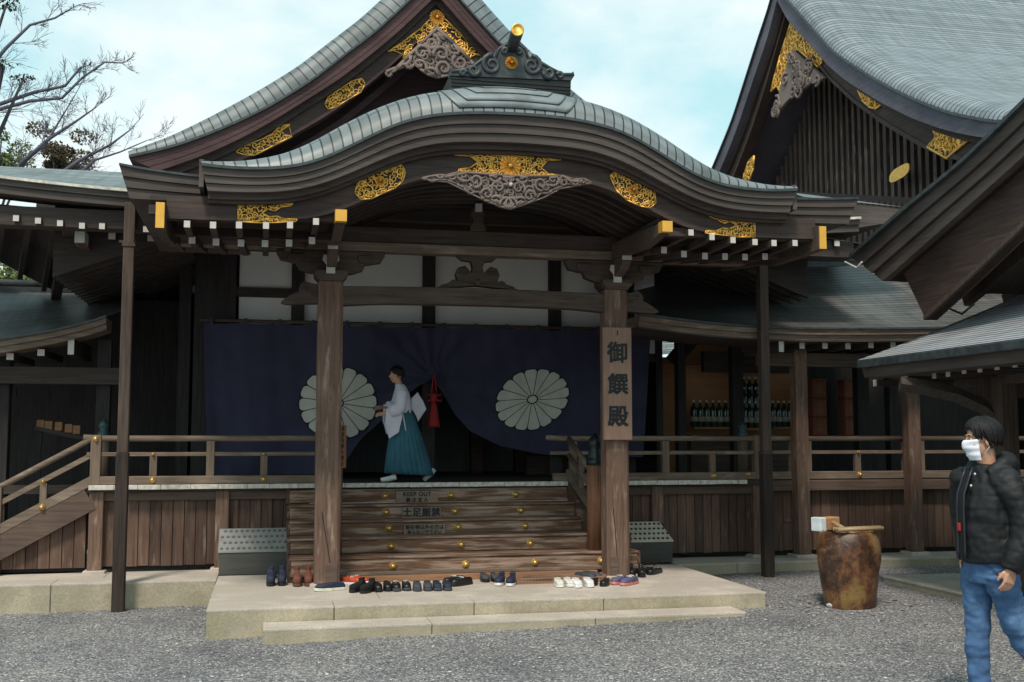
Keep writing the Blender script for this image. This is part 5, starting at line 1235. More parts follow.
# ================================================================== trees
barkm = wood('tree_bark', (.08, .07, .08), 'z', var=.4)
twigm = plain('twig', (.105, .10, .135), .8)
def bare_tree(base, mains, seed, label, r0=.3):
    rnd = random.Random(seed); t = empty('bare_tree', base, label, 'tree', 'bare trees left of the halls')
    tr = MB(); br = MB(); tw = MB()
    def grow(p, d, L, r, depth):
        n = 6 if depth < 3 else 3; pts = [p]; q = p
        for i in range(n):
            d = (d + Vector((rnd.gauss(0, .14), rnd.gauss(0, .14), rnd.gauss(.02, .12)))).normalized(); q = q + d * (L / n); pts.append(q)
        br.tube(pts, [max(.0035, r * (1 - .6 * k / n)) for k in range(n + 1)], 6 if r > .03 else 3, cap=False)
        if depth >= 6: return
        nb_ = 3 if depth < 4 else 2
        for k in range(nb_ + (depth < 4)):
            f = rnd.uniform(.25, 1); s = pts[min(n, int(f * n))]
            ax = Vector((rnd.gauss(0, 1), rnd.gauss(0, 1), rnd.gauss(0, 1))).cross(d).normalized()
            nd = (Matrix.Rotation(rnd.uniform(.35, .85), 3, ax) @ d); nd.z += .12; nd.normalize()
            grow(s, nd, L * rnd.uniform(.55, .82), r * rnd.uniform(.42, .6), depth + 1)
    for pts, r in mains:
        pts = [Vector(p) for p in pts]; n = len(pts)
        br.tube(pts, [r * (1 - .75 * k / (n - 1)) for k in range(n)], 8)
        for i in range(1, n):
            d = (pts[i] - pts[i - 1]).normalized(); L = (pts[i] - pts[i - 1]).length
            for k in range(2):
                s = pts[i - 1].lerp(pts[i], rnd.random()); ax = Vector((rnd.gauss(0, .3), 1, rnd.gauss(0, .3))).normalized()
                nd = Matrix.Rotation(rnd.choice((-1, 1)) * rnd.uniform(.4, 1.0), 3, ax) @ d; nd.z += .15; nd.normalize()
                grow(s, nd, L * rnd.uniform(.5, .9), r * .28 * (1 - .6 * i / n), 3)
        grow(pts[-1], (pts[-1] - pts[-2]).normalized(), (pts[-1] - pts[-2]).length * .9, r * .22, 3)
    b = Vector(base); tr.tube([b, b + Vector((.1, 0, 3)), b + Vector((0, .2, 6)), Vector(mains[0][0][0])], [r0, r0 * .85, r0 * .7, r0 * .45], 10)
    tr.build('trunk', barkm, t, fixn=False); br.build('branches', twigm, t, fixn=False)
    return t
YT1 = 24
A = lambda u, v, Y=YT1: tuple(at(u, v, Y))
bare_tree(tuple(Vector(A(-150, 400)) * 1 + Vector((0, 0, -at(-150, 400, YT1).z))), [
    ([A(-150, 140), A(-60, 118), A(0, 104), A(35, 92), A(65, 86), A(80, 68), A(86, 66)], .06),
    ([A(-150, 140), A(-60, 122), A(0, 109), A(30, 101), A(62, 98), A(82, 78), A(105, 62), A(122, 63)], .055),
    ([A(-60, 118), A(-20, 80), A(6, 48), A(30, 25), A(55, 18), A(72, 8)], .055)], 4, 'larger bare tree at top left, its long forked limbs level against the sky')
bare_tree(tuple(at(-40, 438, 27) * 1 + Vector((0, 0, -at(-40, 438, 27).z))), [
    ([A(-20, 215, 27), A(20, 165, 27), A(45, 145, 27), A(60, 120, 27), A(75, 95, 27)], .05),
    ([A(20, 165, 27), A(50, 138, 27), A(75, 122, 27), A(95, 108, 27)], .06),
    ([A(45, 185, 27), A(80, 160, 27), A(110, 145, 27), A(130, 130, 27)], .06),
    ([A(60, 190, 27), A(95, 160, 27), A(120, 152, 27), A(148, 140, 27)], .04)], 9, 'smaller bare tree with thin rising twigs just above the left roof', .2)
leafm = plain('pine_foliage', (.035, .045, .022), .8, var=.5, nscale=3); leafo = plain('brownish_foliage', (.085, .06, .028), .8, var=.5, nscale=3)
leafl = plain('light_green_foliage', (.10, .13, .035), .7, var=.5, nscale=1.5)
def leafy_tree(name, c, rad, base, seed, label, mat, n=2600, size=.12, kind='tree', group=None, clumps=14):
    rnd = random.Random(seed); t = empty(name, base, label, kind, group); m = MB(); cl = []
    c = Vector(c)
    for _ in range(clumps):
        v = Vector((rnd.gauss(0, .45), rnd.gauss(0, .45), rnd.gauss(0, .38))); cl.append((c + Vector((v.x * rad[0], v.y * rad[1], v.z * rad[2])), rnd.uniform(.22, .42)))
    for _ in range(n):
        q, s = rnd.choice(cl); d = Vector((rnd.gauss(0, 1), rnd.gauss(0, 1), rnd.gauss(0, .8))).normalized() * rnd.uniform(.3, 1) ** .5
        p = q + Vector((d.x * rad[0], d.y * rad[1], d.z * rad[2])) * s
        a = Vector((rnd.gauss(0, 1), rnd.gauss(0, 1), rnd.gauss(0, 1))).normalized(); b = a.orthogonal().normalized(); l = size * rnd.uniform(.5, 1.2)
        m.add([p - a * l * .5, p + b * l * .28, p + a * l * .5, p - b * l * .28], [(0, 1, 2, 3)])
    m.build('crown', mat, t, fixn=False)
    m = MB(); b = Vector(base); m.tube([b, b.lerp(c, .5) + Vector((.1, 0, 0)), c], [.22, .15, .08], 8)
    for q, s in cl[:8]: m.tube([b.lerp(c, .75), q], [.06, .02], 5)
    m.build('trunk', barkm, t)
def ground_under(p): return (p.x, p.y, -.3)
p = at(63, 158, 40); leafy_tree('pine_tree', p, (1.25, 1.1, .75), ground_under(p), 31, 'small brownish pine crown peeking over the left roof below the bare twigs', leafo, 3000, .14)
p = at(-6, 158, 36); leafy_tree('pine_tree', p, (1.0, 1, .8), ground_under(p), 32, 'green treetop at the left frame edge just above the roof', leafl, 1500, .14)
p = at(0, 12, 20); leafy_tree('pine_tree', at(-22, 4, 20), (1.0, 1, .5), ground_under(at(-60, 12, 20)), 33, 'dark evergreen sprays hanging in from the top left corner', leafm, 1100, .08, clumps=8)
p = at(8, 66, 20); leafy_tree('pine_tree', at(-2, 64, 21), (.70, .6, .2), ground_under(at(-60, 12, 21)), 34, 'dark needle sprays at left edge under the top corner spray', leafm, 420, .08, clumps=7)
p = at(10, 280, 30); leafy_tree('leafy_tree', p, (2.2, 1.4, 1.8), ground_under(p), 35, 'sunlit light green tree seen under the eave at the far left', leafl, 5000, .16, clumps=24)
# wooded background far behind, mostly hidden by the halls
m = MB(); rnd2 = random.Random(8)
for _ in range(9000):
    x = rnd2.uniform(-60, 90); y = rnd2.uniform(48, 70); z = rnd2.uniform(0, 1) ** .8 * (6 + 1.6 * noise.noise((x * .12, 3, 0)))
    a = Vector((rnd2.gauss(0, 1), rnd2.gauss(0, 1), rnd2.gauss(0, 1))).normalized(); b = a.orthogonal().normalized(); l = rnd2.uniform(.6, 1.4); p = Vector((x, y, z))
    m.add([p - a * l * .5, p + b * l * .4, p + a * l * .5, p - b * l * .4], [(0, 1, 2, 3)])
tag(m.build('far_woodland', leafm, fixn=False), kind='stuff')
# ================================================================== signs
def Rz(a): return Matrix.Rotation(a, 3, 'Z')
from mathutils import Euler
FRONT = Euler((R(90), 0, 0))
def sign_root(name, c, label): return empty(name, c, label, 'sign')
# tall name board on the right post
Ys = 11.385
a = at(602.5, 327, Ys); b = at(632, 440, Ys)
s1 = sign_root('hanging_signboard', (a.x + .15, Ys, b.z), 'tall wooden name board with three large brushed characters fixed to the right porch post')
x0 = at(604, 440, Ys).x; x1 = at(632.5, 440, Ys).x; z0 = b.z; z1 = a.z
m = MB(); m.box(x0, x1, Ys, Ys + .05, z0, z1); bd = m.build('board', M['sign'], s1, .006)
cx_ = (x0 + x1) / 2 + .0
for ch, v in (('御', 354), ('饌', 385.5), ('殿', 417.5)):
    z = at(617, v, Ys).z; textmesh('painted_character', ch, M['ink'], bd, .235, Vector((cx_, Ys - .002, z)), FRONT, bold=.0065, depth=.001)
m = MB(); z = at(617, 332, Ys).z; m.box(cx_ - .006, cx_ + .004, Ys - .006, Ys, z - .035, z + .02); m.build('hanging_nail', M['ink'], bd)
# vertical sign beside the left post
Ys = 11.75; a = at(338, 425, Ys); b = at(346, 468, Ys)
s2 = sign_root('vertical_sign', ((a.x + b.x) / 2, Ys, b.z), 'small orange upright sign with a column of dark characters beside the left porch post')
m = MB(); m.box(a.x, b.x, Ys, Ys + .02, b.z, a.z); bd = m.build('board', M['signbr'], s2, .003)
n = 7; h = (a.z - b.z) / (n + .4)
for i, ch in enumerate('御垣内参入禁止'[:n]): textmesh('painted_character', ch, M['ink'], bd, h * .80, Vector(((a.x + b.x) / 2, Ys - .002, a.z - h * (i + .7))), FRONT, bold=.001, depth=.001)
# three signs on the stair risers
def stairsign(u0, v0, u1, v1, k, lines, label, bold):
    Y = ysn[k] - .022; a = at(u0, v0, Y); b = at(u1, v1, Y)
    s = sign_root('stair_sign', ((a.x + b.x) / 2, Y, b.z), label)
    m = MB(); m.box(a.x, b.x, Y, Y + .016, b.z, a.z); bd = m.build('board', M['signst'], s, .002)
    m = MB()
    for z in (a.z, b.z): m.box(a.x, b.x, Y - .002, Y + .002, z - .003, z + .003)
    m.build('board_edge', M['dark'], bd)
    H = a.z - b.z
    for (txt, fz, size, sp) in lines: textmesh('painted_writing', txt, M['ink'], bd, H * size, Vector(((a.x + b.x) / 2, Y - .003, b.z + H * fz)), FRONT, bold=bold, depth=.001, spacing=sp)
stairsign(396, 491, 438, 503, 5, [('KEEP OUT', .72, .46, 1.12), ('禁 止 立 入', .26, .36, 1.05)], 'topmost stair sign, reading KEEP OUT above four characters', .0022)
stairsign(402, 507, 441, 518.5, 4, [('土足厳禁', .5, .78, 1.05)], 'middle stair sign, with four large black characters', .0030)
stairsign(404, 524, 445, 535.5, 3, [('御祈祷以外の方は', .70, .40, 1.0), ('昇らないで下さい', .28, .36, 1.0)], 'lowest stair sign, with two lines of small characters', .0012)
# ================================================================== sloping studded boxes and the slatted mat
stud_t = plain('grey_ribbed_plastic', (.27, .27, .26), .8, var=.15); stud_m = plain('grey_stud', (.15, .15, .145), .8); stud_d = plain('dark_stud', (.06, .062, .06), .8)
boxw = wood('grey_box_wood', (.10, .10, .09), 'x', var=.25)
stud_l = plain('beige_ribbed_top', (.55, .50, .40), .8, var=.15)
def studbox(u0, u1, vb, vf, vt, nx, nz_, label, topm, right=False):
    Yb = 12.2; a = atz(u0, vb, .2); Yf = a.y; X0 = a.x; X1 = at(u1, vb, Yf).x; zf = at(u0, vf, Yf).z
    zt = at(u0, vt, Yf + .30).z
    t = empty('sloping_box', ((X0 + X1) / 2, Yf, .2), label, 'box', 'studded boxes either side of the stairs')
    m = MB(); m.prism([(Yf, .2), (Yf, zf), (Yf + .30, zt - .02), (Yf + .32, .2)], X0 + .01, X1 - .01, 'x'); m.build('box_body', boxw, t, .004)
    m = MB(); d = Vector((0, .30, zt - zf)); L = d.length; dn = d.normalized(); nrm = Vector((0, -dn.z, dn.y))
    p0 = Vector((0, Yf - .01, zf)); q = p0 + d
    m.add([(X0, p0.y, p0.z), (X1, p0.y, p0.z), (X1 - (.07 if right else 0), q.y, q.z), (X0, q.y, q.z), (X0, p0.y, p0.z + .014), (X1, p0.y, p0.z + .014), (X1 - (.07 if right else 0), q.y, q.z + .014), (X0, q.y, q.z + .014)],
          [(0, 1, 2, 3), (4, 5, 6, 7), (0, 1, 5, 4), (1, 2, 6, 5), (2, 3, 7, 6), (3, 0, 4, 7)]); tp = m.build('ribbed_top', topm, t)
    m = MB()
    for i in range(nx):
        for j in range(nz_):
            f = (i + .5 + (.25 if j % 2 else -.25)) / nx; c = Vector((X0 + (X1 - X0 - .04) * f + .02, p0.y, p0.z + .014)) + d * ((j + .5) / nz_)
            m.lathe(c - nrm * .004, [(.020, 0), (.018, .010), (.008, .016)], 8, nrm)
    k = m.build('studs', stud_d if right else stud_m, tp); k['kind'] = 'stuff'
studbox(217.5, 293, 575.5, 553, 530, 13, 4, 'grey studded sloping box left of the stairs', stud_t)
studbox(629, 673.5, 563.5, 542.5, 523, 9, 4, 'beige topped studded sloping box right of the stairs', stud_l, True)
mt = empty('slatted_mat', (3.1, 11.4, .2), 'low brown slatted wooden mat on the platform before the stairs', 'mat')
X0 = atz(474, 583, .2).x + .15; X1 = 3.56
m = MB(); n = 26
for i in range(n): x = 2.66 + (X1 - 2.66) * i / (n - 1); m.bar((x - .10, 11.24, .236), (x + .10, 11.64, .236), .030, .018)
m.build('slats', M['step'], mt)
m = MB(); m.box(2.54, X1 + .12, 11.23, 11.27, .2, .226); m.box(2.54, X1 + .12, 11.61, 11.65, .2, .226); m.box(2.54, 2.58, 11.28, 11.60, .2, .226); m.box(X1 + .08, X1 + .12, 11.28, 11.60, .2, .226); m.build('bearers', M['plinth'], mt)
# ================================================================== shoes left on the platform
def shoe_mat(name, c, rough=.5, spec=.4): return plain(name, c, rough, var=.3, nscale=40, spec=spec)
SM = dict(black=shoe_mat('black_leather', (.012, .012, .014), .35), navy=shoe_mat('navy_canvas', (.018, .024, .05), .7), white=shoe_mat('white_leather', (.72, .72, .73), .5), cream=shoe_mat('cream_canvas', (.62, .60, .52), .7), brown=shoe_mat('brown_suede', (.13, .045, .03), .8), red=shoe_mat('red_canvas', (.48, .07, .03), .6), purple=shoe_mat('purple_grey_knit', (.10, .09, .17), .7), grey=shoe_mat('dark_grey_mesh', (.05, .055, .065), .7), pink=shoe_mat('pink_lining', (.55, .20, .18), .7), fur=shoe_mat('black_suede', (.008, .008, .009), .95))
def sole_outline(L, w, n=24):
    P = []
    for i in range(n):
        t = 2 * math.pi * i / n; y = math.cos(t) * L / 2; q = (math.cos(t) + 1) / 2
        ww = w * (.40 + .62 * q - .30 * (max(0, q - .75) / .25) ** 2 * .5); P.append((math.sin(t) ** 1 * ww * .52 * (abs(math.sin(t)) ** -.25 if abs(math.sin(t)) > .05 else 1) + .004 * math.sin(t * 2), y))
    return P
def make_shoe(kind, up, sole, lace=None, lining='black', L=.275):
    t = empty('boot' if kind == 'boot' else 'shoe', (0, 0, 0)); w = .10; O = sole_outline(L, w); n = len(O)
    # toe points along -y (towards the viewer)
    O = [(x, -y) for x, y in O]
    m = MB(); vs = []
    for s, z in ((.98, 0), (1.04, .006), (1.04, .024), (.99, .030)): vs += [(x * s, y * s, z + (.012 * max(0, -y / (L / 2) - .5) ** 2)) for x, y in O]
    fs = [(r * n + k, r * n + (k + 1) % n, (r + 1) * n + (k + 1) % n, (r + 1) * n + k) for r in range(3) for k in range(n)] + [tuple(range(n))[::-1], tuple(range(3 * n, 4 * n))]
    m.add(vs, fs, False); m.build('sole', SM[sole], t)
    top = {'boot': .19, 'high': .125, 'sneaker': .078, 'loafer': .058}[kind]
    m = MB(); vs = []; R_ = 9
    cy_ = L * .22          # centre of the ankle opening
    for r in range(R_ + 1):
        f = r / R_
        for x, y in O:
            q = max(0, min(1, (L / 2 - y) / L))            # 0 at heel .. 1 at toe
            ang = math.atan2(y, x / .4)
            ox, oy = x * .62, cy_ + (y) * .30
            if kind in ('boot', 'high'): g = min(1, max(0, (f - .25) / .45)); g = g * g * (3 - 2 * g); zt = .028 + (top - .028) * f
            else: g = f ** 1.7; zt = .028 + (top - .028) * math.sin(f * math.pi / 2)
            px = x * (1 + .05 * math.sin(f * math.pi)) * (1 - g) + ox * g; py = y * (1 - g) + oy * g
            bulge = .030 * math.sin(math.pi * min(1, f * 1.6)) * (q ** 2) if f < .6 else 0
            vs.append((px, py, zt + bulge * .5))
    fs = [(r * n + k, r * n + (k + 1) % n, (r + 1) * n + (k + 1) % n, (r + 1) * n + k) for r in range(R_) for k in range(n)]
    m.add(vs, fs, True); o = m.build('upper', SM[up], t)
    sd_ = o.modifiers.new('thick', 'SOLIDIFY'); sd_.thickness = .005; sd_.offset = -1
    m = MB(); zin = top - .022; m.add([(x * .58, cy_ + y * .28, zin) for x, y in O], [tuple(range(n))]); m.build('insole', SM[lining], t)
    if lace:
        m = MB(); z0 = .055 if kind != 'loafer' else .05
        for i in range(4):
            y = -L * .17 + i * L * .07; z = .058 + i * (.008 if kind == 'sneaker' else .018)
            m.tube([(-.026, y, z - .010), (0, y - .004, z + .006), (.026, y, z - .010)], .0038, 4)
        m.tube([(-.02, -L * .02, z), (-.03, -L * .09, z + .004), (-.01, -L * .05, z + .008), (.03, -L * .09, z + .004), (.02, -L * .02, z)], .003, 4)
        m.build('laces', SM[lace], t)
    return t
protos = {}
def pair(u, v, kind, up, sole, lace, label, grp, ang=0, gap=.112, lining='black', L=.29, zz=.2, jit=.04, tip=0, single=False):
    key = (kind, up, sole, lace, lining, L)
    p = atz(u, v, zz)
    for s in ((-1, 1) if not single else (0,)):
        if key not in protos: protos[key] = make_shoe(*key); o = protos[key]
        else: o = copy_tree(protos[key])
        a = R(ang) + rnd.uniform(-jit, jit); off = Matrix.Rotation(R(ang), 3, 'Z') @ Vector((s * gap / 2, rnd.uniform(-.012, .012), 0))
        o.location = Vector((p.x, p.y + .13, zz + .002)) + off; o.rotation_euler = (0, 0, a)
        if tip: o.rotation_euler = (0, R(tip) * s, a); o.location.z += .035
        side = 'left' if s < 0 else 'right'
        tag(o, (label % side) if '%s' in label else label, 'boot' if kind == 'boot' else 'shoe', grp)
g_ = 'shoes left on the stone platform'
rnd = random.Random(12)
pair(277, 578.5, 'high', 'purple', 'black', None, '%s shoe of the purple pair behind the dark navy boots', g_, 4, .12)
pair(276.5, 586.5, 'boot', 'navy', 'black', None, '%s one of the dark navy boots in front of the grey studded box', g_, 0, .11, L=.26)
pair(303, 587, 'boot', 'brown', 'brown', None, '%s boot of the reddish brown suede pair left of the left post', g_, 0, .115, L=.26)
pair(331, 592.5, 'sneaker', 'navy', 'cream', None, 'single navy shoe with cream sole pointing left at the foot of the left post', g_, -80, single=True, lining='navy', L=.31)
pair(356, 586, 'sneaker', 'red', 'white', 'white', '%s shoe of the orange red pair half hidden behind the black suede boots', g_, 60, .10)
pair(365, 593.5, 'high', 'fur', 'black', None, '%s one of the slumped black suede boots right of the left post', g_, -35, .12, L=.29)
pair(383, 592, 'sneaker', 'black', 'black', None, '%s shoe of the plain black leather pair beside the slumped suede boots', g_, 3, .105)
pair(402, 591.5, 'sneaker', 'black', 'grey', 'cream', '%s shoe of the black pair with pale tongues, fifth pair in the row', g_, 0, .10)
pair(423.5, 591.5, 'sneaker', 'grey', 'grey', 'grey', '%s shoe of the dark grey sneakers in the middle of the row', g_, 0, .105)
pair(443, 591, 'sneaker', 'navy', 'grey', 'grey', '%s shoe of the navy sneakers near the right end of the row', g_, 0, .10)
pair(460, 586.5, 'sneaker', 'black', 'black', 'white', '%s shoe of the askew black pair with white laces ending the long row', g_, -60, .13)
pair(491, 582.5, 'sneaker', 'grey', 'black', None, '%s shoe of the small dark pair behind the navy high tops', g_, 5, .11, L=.25)
pair(509, 586.5, 'high', 'navy', 'white', 'navy', '%s shoe of the navy high top sneakers before the stair centre', g_, -28, .12, L=.29)
pair(566, 588, 'sneaker', 'cream', 'white', 'white', '%s shoe of the small cream canvas pair', g_, 4, .105, L=.25)
pair(585, 588, 'sneaker', 'white', 'white', 'white', '%s shoe of the larger bright white leather pair', g_, 2, .125, L=.29)
pair(592, 581, 'sneaker', 'grey', 'black', None, '%s shoe of the dark pair behind the bright white pair', g_, 35, .12)
pair(604, 586.5, 'loafer', 'black', 'black', None, '%s shoe of the flat black pair between white pair and right post', g_, -30, .12)
pair(629, 586, 'sneaker', 'purple', 'pink', 'white', '%s shoe of the purple grey pair with pink soles by the right post', g_, -55, .12, lining='pink')
pair(640, 577.5, 'high', 'black', 'black', None, '%s one of the black ankle boots right of the right post', g_, -12, .11)
pair(655, 575, 'loafer', 'black', 'black', 'black', '%s shoe of the shiny black pair farthest right, below the beige studded box', g_, -50, .11)
# ================================================================== urn with bamboo spout
uz = gz(5.65, 10.1)
up_ = atz(848, 611, uz); uy = up_.y + .29; ux = at(849, 570, uy).x
urn = empty('stone_urn', (ux, uy, uz), 'large brown mottled stone water urn standing in the gravel right of the porch', 'urn')
um, nt_, b_ = newmat('glazed_rough_stone')
tc = N(nt_, 'ShaderNodeTexCoord'); n1 = N(nt_, 'ShaderNodeTexNoise'); n1.inputs['Scale'].default_value = 4.2; n1.inputs['Detail'].default_value = 9; n1.inputs['Roughness'].default_value = .68; n1.inputs['Distortion'].default_value = .8
n1.inputs['Distortion'].default_value = .25; n1.inputs['Roughness'].default_value = .78; n1.inputs['Scale'].default_value = 3.0
rp = ramp(nt_, [(.36, (.014, .010, .008)), (.45, (.06, .028, .015)), (.52, (.16, .065, .03)), (.57, (.19, .125, .04)), (.66, (.28, .15, .07))])
bp = N(nt_, 'ShaderNodeBump'); bp.inputs['Strength'].default_value = .7; bp.inputs['Distance'].default_value = .02
nt_.links.new(tc.outputs['Object'], n1.inputs['Vector']); nt_.links.new(n1.outputs['Fac'], rp.inputs[0]); nt_.links.new(rp.outputs[0], b_.inputs['Base Color']); nt_.links.new(n1.outputs['Fac'], bp.inputs['Height']); nt_.links.new(bp.outputs[0], b_.inputs['Normal']); b_.inputs['Roughness'].default_value = .30
m = MB(); prof = [(.0, -.05), (.255, -.05), (.258, .02), (.262, .10), (.274, .22), (.288, .34), (.298, .46), (.300, .56), (.293, .64), (.275, .695), (.258, .72), (.24, .725), (.228, .69), (.22, .60), (0, .58)]
m.lathe((ux, uy, uz), [(a, b) for a, b in [(a * (1.0 if b > .3 else .94 + .2 * b), b) for a, b in prof]], 56)
for i, p in enumerate(m.v):
    d = Vector((p[0] - ux, p[1] - uy, 0)); 
    if d.length > 1e-4:
        k = 1 + .06 * noise.noise((p[0] * 5, p[1] * 5, p[2] * 4)) + .03 * noise.noise((p[0] * 13, p[1] * 13, p[2] * 11)); q = d * k; m.v[i] = (ux + q.x, uy + q.y, p[2])
m.build('urn_body', um, urn)
m = MB(); m.lathe((ux, uy, uz), [(.0, .665), (.23, .665)], 32, smooth=False); wm, nt_, b_ = newmat('urn_water'); b_.inputs['Base Color'].default_value = (.01, .012, .012, 1); b_.inputs['Roughness'].default_value = .04; m.build('water_surface', wm, urn)
bam = wood('bamboo', (.42, .29, .15), 'x', var=.25, rough=.45, spec=.5)
m = MB()
for k, (dy, dz) in enumerate(((-.20, .0), (-.155, .004), (-.11, .0))): m.tube([(ux - .235, uy + dy - .03, uz + .755 + dz), (ux + .245, uy + dy - .03, uz + .765 + dz)], .019, 8)
m.build('bamboo_grate', bam, urn)
wb = at(826, 523.5, uy + .25)
sp_ = empty('bamboo_spout', (wb.x, uy + .25, uz), 'pale wooden block with bamboo spout pouring toward the brown urn', 'water spout')
m = MB(); m.bar((wb.x - .125, uy + .22, wb.z - .005), (wb.x + .13, uy + .30, wb.z), .13, .13); m.build('block', wood('fresh_orange_wood', (.50, .27, .13), 'x', var=.2), sp_, .008)
m = MB(); m.bar((wb.x - .128, uy + .217, wb.z - .005), (wb.x - .055, uy + .241, wb.z - .003), .136, .136); m.build('painted_end', plain('pale_blue_paint', (.62, .68, .72), .6), sp_, .006)
m = MB(); m.box(wb.x - .02, wb.x + .05, uy + .22, uy + .29, uz - .02, wb.z - .06); m.build('support_post', M['pole'], sp_, .005)
e = at(858, 536.5, uy - .05); m = MB(); m.tube([(wb.x + .03, uy + .17, wb.z + .02), ((wb.x + e.x) / 2, uy + .06, (wb.z + e.z) / 2 + .015), tuple(e)], .021, 10)
m.build('spout', bam, sp_); m = MB(); m.lathe(e, [(.017, -.002), (.016, .003)], 10, (.7, -.3, -.3)); m.build('spout_mouth', M['black'], sp_)
rw, nt_, b_ = newmat('wet_cobble'); b_.inputs['Base Color'].default_value = (.12, .12, .125, 1); b_.inputs['Roughness'].default_value = .4
# pebbles round the urn foot
m = MB()
for k in range(90):
    t = rnd.uniform(0, 6.28); r = rnd.uniform(.28, .62); x, y = ux + r * math.cos(t) * 1.2, uy + r * math.sin(t); s = rnd.uniform(.015, .045); octa(m, (x, y, gz(x, y)), s * .7, s * .55, s * .5, t)
tag(m.build('urn_cobbles', pm, fixn=False), kind='stuff')
p = atz(832, 607, uz); m = MB()
bm = bmesh.new(); bmesh.ops.create_icosphere(bm, subdivisions=3, radius=.05)
for v_ in bm.verts: v_.co *= 1 + .25 * noise.noise(v_.co * 22); v_.co.z *= .6
me = bpy.data.meshes.new('white_stone'); bm.to_mesh(me); bm.free(); me.materials.append(M['white']); o = bpy.data.objects.new('white_stone', me); col.objects.link(o); o.location = (p.x, p.y, uz + .015); tag(o, 'small whitish stone at the left foot of the brown urn', 'stone')
# ================================================================== people
def apply_union(m, voxel, smooth=4, disp=None):
    me = bpy.data.meshes.new('tmp'); me.from_pydata([tuple(p) for p in m.v], [], m.f)
    bm = bmesh.new(); bm.from_mesh(me); bmesh.ops.recalc_face_normals(bm, faces=bm.faces); bm.to_mesh(me); bm.free()
    o = bpy.data.objects.new('tmp', me); col.objects.link(o)
    r = o.modifiers.new('r', 'REMESH'); r.mode = 'VOXEL'; r.voxel_size = voxel
    s = o.modifiers.new('s', 'SMOOTH'); s.iterations = smooth; s.factor = .5
    dg = bpy.context.evaluated_depsgraph_get(); me2 = bpy.data.meshes.new_from_object(o.evaluated_get(dg)); bpy.data.objects.remove(o); bpy.data.meshes.remove(me)
    if disp:
        nrm = [v.normal.copy() for v in me2.vertices]
        for v, n_ in zip(me2.vertices, nrm): v.co += n_ * disp(v.co)
    for p in me2.polygons: p.use_smooth = True
    return me2
def ob(name, me, mat, parent):
    me.name = name; me.materials.clear(); me.materials.append(mat); o = bpy.data.objects.new(name, me); col.objects.link(o); o.parent = parent; return o
def ell(m, c, r, n=14, rot=None):
    c = Vector(c); vs = [];
    for i in range(1, n):
        a = math.pi * i / n
        for k in range(n * 2):
            b = math.pi * k / n; v = Vector((r[0] * math.sin(a) * math.cos(b), r[1] * math.sin(a) * math.sin(b), r[2] * math.cos(a)))
            if rot: v = rot @ v
            vs.append(c + v)
    t, bt = Vector((0, 0, r[2])), Vector((0, 0, -r[2]))
    if rot: t, bt = rot @ t, rot @ bt
    vs += [c + t, c + bt]; N2 = n * 2; T_ = len(vs) - 2
    fs = [(i * N2 + k, i * N2 + (k + 1) % N2, (i + 1) * N2 + (k + 1) % N2, (i + 1) * N2 + k) for i in range(n - 2) for k in range(N2)]
    fs += [(T_, (k + 1) % N2, k) for k in range(N2)] + [(T_ + 1, (n - 2) * N2 + k, (n - 2) * N2 + (k + 1) % N2) for k in range(N2)]
    m.add(vs, fs, True)
def loft(m, secs, n=24, pw=1.0):       # secs = [(centre, half width x, half depth y)], stacked
    vs = []
    for c, rx, ry in secs:
        for k in range(n):
            t = 2 * math.pi * k / n; vs.append((c[0] + rx * math.cos(t), c[1] + ry * math.sin(t), c[2]))
    fs = [(i * n + k, i * n + (k + 1) % n, (i + 1) * n + (k + 1) % n, (i + 1) * n + k) for i in range(len(secs) - 1) for k in range(n)] + [tuple(range(n))[::-1], tuple(range((len(secs) - 1) * n, len(secs) * n))]
    m.add(vs, fs, True)
def hand(m, wrist, fdir, palm_n, side, curl=.5, s=1.0):
    """palm with four fingers and a thumb; fdir = towards the fingertips, palm_n = palm normal, side = towards the thumb"""
    f = Vector(fdir).normalized(); pn = Vector(palm_n); pn = (pn - f * pn.dot(f)).normalized(); sd_ = f.cross(pn); sd_ = sd_ if sd_.dot(Vector(side)) > 0 else -sd_
    w = Vector(wrist); P_ = lambda a, b, c: w + f * a * s + sd_ * b * s + pn * c * s
    m.tube([P_(-.03, 0, 0), P_(0, 0, 0), P_(.03, .004, 0)], [.027 * s, .026 * s, .028 * s], 10)
    for b in (-.026, -.009, .009, .026): m.tube([P_(.0, b * .6, 0), P_(.045, b, .0), P_(.088, b * 1.05, 0)], [.016 * s, .0155 * s, .0135 * s], 8)
    for b, L in ((-.030, .060), (-.0105, .073), (.0105, .078), (.030, .070)):
        pts = [P_(.075, b, 0)]; d = 0; q = Vector((.075, 0))
        for k, fr in enumerate((.45, .30, .25)):
            d += curl * (.7, .9, .7)[k]; q = q + Vector((math.cos(d), math.sin(d))) * L * fr; pts.append(P_(q.x, b * 1.05, q.y))
        m.tube([pts[0], pts[1], pts[2], pts[3]], [.0105 * s, .0095 * s, .0088 * s, .0070 * s], 8)
    m.tube([P_(.012, .02, .004), P_(.04, .045, .014), P_(.068, .054, .024), P_(.09, .050, .034)], [.015 * s, .0125 * s, .0105 * s, .008 * s], 8)
